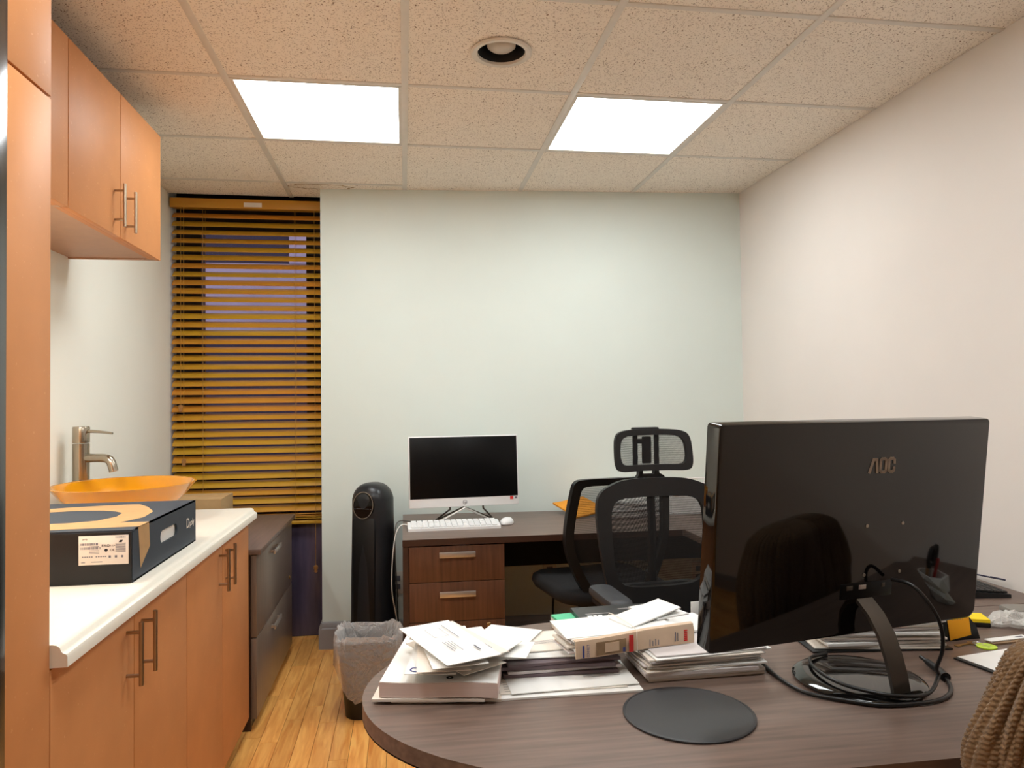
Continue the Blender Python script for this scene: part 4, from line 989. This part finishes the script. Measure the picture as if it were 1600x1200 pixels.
for s_, x, sz, mt in (('CONNECT', -.117, .0085, 'inkblue'), ('inside', .004, .007, 'inkblue'), ('news', .122, .013, 'red')):
    if s_ == 'inside': continue
    if s_ == 'news': continue
    text('masthead', s_, sz, mt, t, (x, -.0556, .016), (pi / 2, -pi / 2, 0), ext=.0001, mw=.026)
mp_('text_print', [(.030 + k * .007, .006, .0315 + k * .007, .020 - .003 * (k % 2)) for k in range(4)] + [(.094, .008, .0955, .028), (.100, .008, .1012, .026)], 'ink', -.0556)
mp_('red_print', [(.117, .006 + k * .0042, .125, .0088 + k * .0042) for k in range(6)], 'red', -.0556)
MB().tube([(-.002, -.058, -.001), (-.003, -.058, .03), (.001, -.045, .044), (.004, .02, .047), (.006, .078, .043), (.006, .082, .02), (.004, .08, .0), (.0, .01, -.002), (-.002, -.058, -.001)], .0009, 5, smooth=4).build('rubber_band', 'paper2', t)
# black magazine and cards behind
z0 = DZ + .0006
for k, (x, y, a, mt, nm, lab, th_) in enumerate(((.50, 1.79, 6, 'paper2', 'brochure', 'cream booklet lowest in the pile behind the banded bundle', .014), (.495, 1.79, 3, 'paper', 'brochure', 'white booklet under the mint folder behind the bundle', .012), (.50, 1.785, 8, 'green', 'folder', 'mint green folder under the black magazine', .006), (.545, 1.785, 2, 'magblack', 'magazine', 'black glossy magazine at the back of the desk papers', .010))):
    e = sheet(nm, lab, nm, (x, y, z0), .235, .19, th_, R(a), mat=mt); z0 += th_ + .0008
    if k == 3: 
        prints(e, [(-.095, .03, -.03, .033)] + lines(.0, .055, 2, .07), th_ + .0004, 'paper3'); prints(e, [(-.095, .004, -.082, .018), (-.079, .004, -.070, .018), (-.067, .004, -.056, .018)], th_ + .0004, 'paper', 'title_print')
# -- papers behind the monitor stand
z = DZ + .0006
tag(MB().box((0, 0, .002), (.33, .235, .004), .001).build('clipboard', 'black', None, 38, (1.10, 1.668, z)), 'black clipboard under the paper stack behind the monitor stand', 'clipboard').rotation_euler = (0, 0, R(-6))
z += .0046
for k in range(15):
    th_ = pr_.choice((.003, .004, .0045, .0055))
    sheet('envelope', ('white' if k % 4 else 'cream') + ' envelope, ' + ORD[k] + (' from the bottom' if k else '') + ' of the stack behind the monitor stand', 'envelope', (1.105 + pr_.uniform(-.012, .012), 1.655 + pr_.uniform(-.006, .008), z), .285 + pr_.uniform(-.02, .01), .20, th_, R(-7 + pr_.uniform(-5, 5)), mat=('paper2', 'paper', 'paper', 'paper3')[k % 4], group='envelopes stacked behind the monitor stand', curl=.0006)
    z += th_ + .0013
# sticky-note dispenser
o = (1.318, 1.592, DZ); t = thing('note_dispenser', 'black wedge note dispenser with an orange note, beside the stack', 'note holder', o, R(4))
MB().ext([(-.048, 0, 0), (.058, 0, 0), (.048, 0, .03), (.012, 0, .072), (-.030, 0, .070)], (0, .075, 0)).build('body', 'black', t)
MB().box((-.004, -.0022, .036), (.060, .0016, .058), 0, RY(R(-8)) @ RX(R(0))).build('orange_note', 'orange', t)
w_ = MB(); [w_.quad((-.024 + k * .007, -.0034, .050), (-.022 + k * .007, -.0034, .050), (-.019 + k * .007, -.0034, .060), (-.021 + k * .007, -.0034, .060)) for k in range(5)]; w_.build('note_writing', 'kraft', t, 0)
o = (1.445, 1.70, DZ); t = thing('note_pad', 'yellow sticky note pad on a black tray behind the dispenser', 'note pad', o, R(-22))
MB().box((0, 0, .006), (.062, .062, .012), .002).build('tray', 'black', t); MB().box((0, 0, .0165), (.06, .06, .008)).build('notes', 'yellow', t)
# keys, tag, sticks
o = (1.285, 1.552, DZ); t = thing('door_key', 'brass key with a lime green tag near the note dispenser', 'key', o, R(12))
b = MB(); b.lathe([(.004, .001), (.011, .001), (.011, .0032), (.004, .0032)], (.045, .004, 0), 20, caps=(False, False)); b.box((.012, .004, .002), (.046, .006, .0022)); b.box((-.004, .0, .002), (.012, .005, .002)); b.build('key_blade', 'key', t)
MB().tube([(.05 + .011 * cos(a * pi / 8), -.006 + .011 * sin(a * pi / 8), .003) for a in range(17)], .0009, 6).build('split_ring', 'silver', t)
MB().lathe([(.001, .0), (.022, .0), (.0225, .0015), (.022, .003), (.001, .003)], (.052, -.026, .0003), 28, sx=1, sy=.95).build('tag', 'lime', t)
prints(t, [(.040, -.030, .063, -.0285), (.042, -.024, .060, -.0225), (.044, -.036, .058, -.0345)], .0036, 'grey', 'tag_print')
e = sheet('sachet', 'white printed paper sachet beyond the lime green tag', 'sachet', (1.425, 1.57, DZ + .0045), .115, .02, .002, R(6), mat='paper'); prints(e, [(.025, -.004, .045, .002)], .0024)
e = sheet('stirrer_packet', 'narrow brown and white packet under the white sachet', 'sachet', (1.43, 1.562, DZ + .0006), .125, .022, .003, R(4), mat='magphoto')
# clear bag and grey case
bg = MB(); gr_ = random.Random(4); rings = []
for i in range(9):
    u = i / 8; rad = .030 * sin(pi * min(1, .12 + u * .95)) + .006
    rings.append([(-.075 + .15 * u, rad * (1 + gr_.uniform(-.25, .25)) * cos(2 * pi * k / 14) * 1.2, max(.001, .5 * rad * (1 + gr_.uniform(-.3, .3)) * (1 + sin(2 * pi * k / 14)))) for k in range(14)])
bg.loft(rings); bo = tag(bg.build('plastic_bag', 'baggie', None, 20, (1.545, 1.655, DZ + .0006)), 'crumpled clear plastic bag at the right of the desk', 'bag'); bo.rotation_euler = (0, 0, R(-20))
o = (1.66, 1.735, DZ); tag(MB().box((0, 0, .011), (.15, .07, .022), .008).build('glasses_case', 'grey', None, 38, o), 'grey rounded case behind the clear plastic bag', 'case').rotation_euler = (0, 0, R(-12))
# document folder in front of the stack
o = (1.345, 1.429, DZ); t = thing('document_folder', 'black folder holding a white sheet, partly behind the brown cardigan', 'folder', o, R(10))
MB().box((0, 0, .0025), (.25, .15, .004), .001).build('cover', 'black', t); MB().box((.003, .002, .0056), (.238, .140, .001)).build('white_sheet', 'paper', t)
MB().box((-.03, -.028, .0068), (.076, .070, .0008)).build('yellow_note', 'yellow', t)
MB().box((-.118, -.045, .0075), (.012, .03, .004), .001).build('clip', 'black', t)
# black keyboard on bridge
o = (1.695, 2.115, DZ); t = thing('keyboard', 'black keyboard on the desk section by the right wall', 'keyboard', o, R(83))
MB().ext([(-.215, -.068, 0), (-.215, .068, 0), (-.215, .068, .020), (-.215, -.068, .010)], (.43, 0, 0)).build('case', 'blacksoft', t)
km = MB().box((0, 0, 0), (.0165, .0165, .006), .0018).mesh('key')
for r_ in range(6):
    for c_ in range(21):
        if c_ in (15,): continue
        y_ = -.054 + r_ * .0205; k_ = link('key', km, 'keycap', t, 38, (-.20 + c_ * .020, y_, .0145 + (y_ + .068) * .0735)); k_.rotation_euler = (R(4.2), 0, 0)
cable('navy_lead', 'dark navy cord looping behind the black keyboard', [(1.66, 2.345, .70), (1.74, 2.36, .692), (1.80, 2.30, .692), (1.805, 2.12, .70), (1.80, 1.985, .712), (1.782, 2.02, .714)], .0025, 'cablenavy')
# pen cup with scissors (stands right of the frame, mirrored in the monitor)
o = (1.385, 1.285, DZ + .0001); t = thing('pen_cup', 'faceted pale grey pen cup mirrored in the monitor back', 'pen cup', o)
cu = MB(); rr_ = [.032, .046, .036, .048, .040]; zz_ = [0, .03, .055, .08, .11]
rings = [[(r * cos(2 * pi * (k + .5 * (i % 2)) / 6), r * sin(2 * pi * (k + .5 * (i % 2)) / 6), z_) for k in range(6)] for i, (r, z_) in enumerate(zip(rr_, zz_))]
VV = [[cu.bm.verts.new(p) for p in r] for r in rings]
for i in range(4):
    a, b2_ = VV[i], VV[i + 1]
    for k in range(6):
        n1 = (k + 1) % 6
        if i % 2 == 0: cu.bm.faces.new((a[k], a[n1], b2_[k])); cu.bm.faces.new((b2_[k], a[n1], b2_[n1]))
        else: cu.bm.faces.new((a[k], b2_[n1], b2_[k])); cu.bm.faces.new((a[k], a[n1], b2_[n1]))
inr = [cu.bm.verts.new((p[0] * .86, p[1] * .86, p[2])) for p in rings[-1]]; inb = [cu.bm.verts.new((p[0] * .7, p[1] * .7, .008)) for p in rings[0]]
for k in range(6):
    n1 = (k + 1) % 6; cu.bm.faces.new((VV[4][k], VV[4][n1], inr[n1], inr[k])); cu.bm.faces.new((inr[k], inr[n1], inb[n1], inb[k]))
cu.bm.faces.new(inb); cu.bm.faces.new(VV[0][::-1])
cu.build('cup', 'cup', t, 5)
o = (1.385, 1.285, DZ + .012); t = thing('scissors', 'black handled scissors in the pen cup, mirrored in the monitor', 'scissors', o)
for s in (-1, 1):
    MB().tube([(s * .012 - .005 + .014 * cos(a * pi / 8), .0, .145 + .026 * sin(a * pi / 8)) for a in range(17)], .0045, 8).build('finger_loop', 'black', t)
MB().box((-.005, 0, .068), (.012, .004, .13), .001).build('blades', 'silver', t)
for k, (dx, dy) in enumerate(((.018, .006), (.012, -.014))):
    tag(MB().tube([(0, 0, 0), (dx * .5, dy * .5, .135)], .004, 8).build('pen', ('red', 'tan')[k], None, 40, (1.385 + dx * .5, 1.285 + dy * .5, DZ + .012)), ('red', 'tan')[k] + ' pen in the faceted pen cup mirrored in the monitor', 'pen')

# ============================================================ VISITOR CHAIR AND CARDIGAN
vc = (1.083, 1.16, 0); t = thing('visitor_chair', 'dark visitor chair under the brown cardigan at lower right', 'chair', vc)
MB().box((0, .02, .43), (.44, .42, .07), .025).build('seat', 'fabric', t)
MB().box((0, -.185, .69), (.34, .03, .40), .014, RX(R(4))).build('backrest', 'fabric', t)
for sx in (-1, 1):
    for sy in (-.19, .19):
        MB().tube([(sx * .19, sy, .40), (sx * .205, sy * 1.08, 0)], .011, 10).build('leg', 'black', t)
    MB().tube([(sx * .17, -.17, .40), (sx * .17, -.19, .60)], .010, 10).build('back_post', 'black', t)
def knit():
    import numpy as np
    NU, NV = 560, 330
    u = np.linspace(0, 2 * np.pi, NU, endpoint=False); v = np.linspace(0, 1, NV)
    U, V = np.meshgrid(u, v)
    z = .44 + .478 * V
    tpr = np.clip((V - .62) / .38, 0, 1)
    hx = .232 - .012 * V - .065 * tpr ** 1.8
    hy = .062 - .004 * V
    topf = np.sqrt(np.clip(1 - np.clip((V - .90) / .1, 0, 1) ** 2, .0, 1))
    hx = hx * (.80 + .20 * topf) * (.02 + .98 * np.sqrt(topf)); hy = hy * (.02 + .98 * topf)
    c, s = np.cos(U), np.sin(U)
    X = hx * np.sign(c) * np.abs(c) ** .55; Y = hy * np.sign(s) * np.abs(s) ** .75
    arc = np.cumsum(np.hypot(np.diff(X, axis=1, append=X[:, :1]), np.diff(Y, axis=1, append=Y[:, :1])), axis=1)
    arc = arc / arc[:, -1:] * 1.06
    nrx = np.sign(c) * np.abs(c) ** 1.2 * .5; nry = np.sign(s) * np.abs(s) ** .8
    ln = np.hypot(nrx, nry) + 1e-6; nrx, nry = nrx / ln, nry / ln
    rib = np.abs(np.sin(np.pi * (arc + .012 * np.sin(V * 5)) / .0155))
    st = np.sin(2 * np.pi * (z / .0078 + .5 * np.floor((arc) / .00775))) 
    big = .012 * np.sin(arc * 11 + V * 4) + .008 * np.sin(arc * 23 - V * 7)
    edge = np.exp(-((arc - .55) / .05) ** 2) * 0
    big = big - .011 * np.exp(-(((arc / .058) % 1 - .5) / .10) ** 2)
    d = .0052 * rib + .0017 * st * (rib > .2) + big * (1 - .6 * tpr) * topf
    X = X + nrx * d; Y = Y + nry * d - .012 * tpr
    co = np.stack([X, Y, z + .006 * np.sin(U * 2) * (V < .2)], -1).reshape(-1, 3)
    F = []
    for j in range(NV - 1):
        a = j * NU
        for i in range(NU):
            k = (i + 1) % NU; F.append((a + i, a + k, a + NU + k, a + NU + i))
    F.append(tuple(range((NV - 1) * NU, NV * NU)))
    me = bpy.data.meshes.new('cardigan'); me.from_pydata(co.tolist(), [], F); me.update(); return me
co_ = tag(link('cardigan', knit(), 'knit', None, 0, (1.083, .985, 0)), 'chunky brown knit cardigan draped over the chair back at lower right', 'cardigan')
co_.data.shade_smooth()
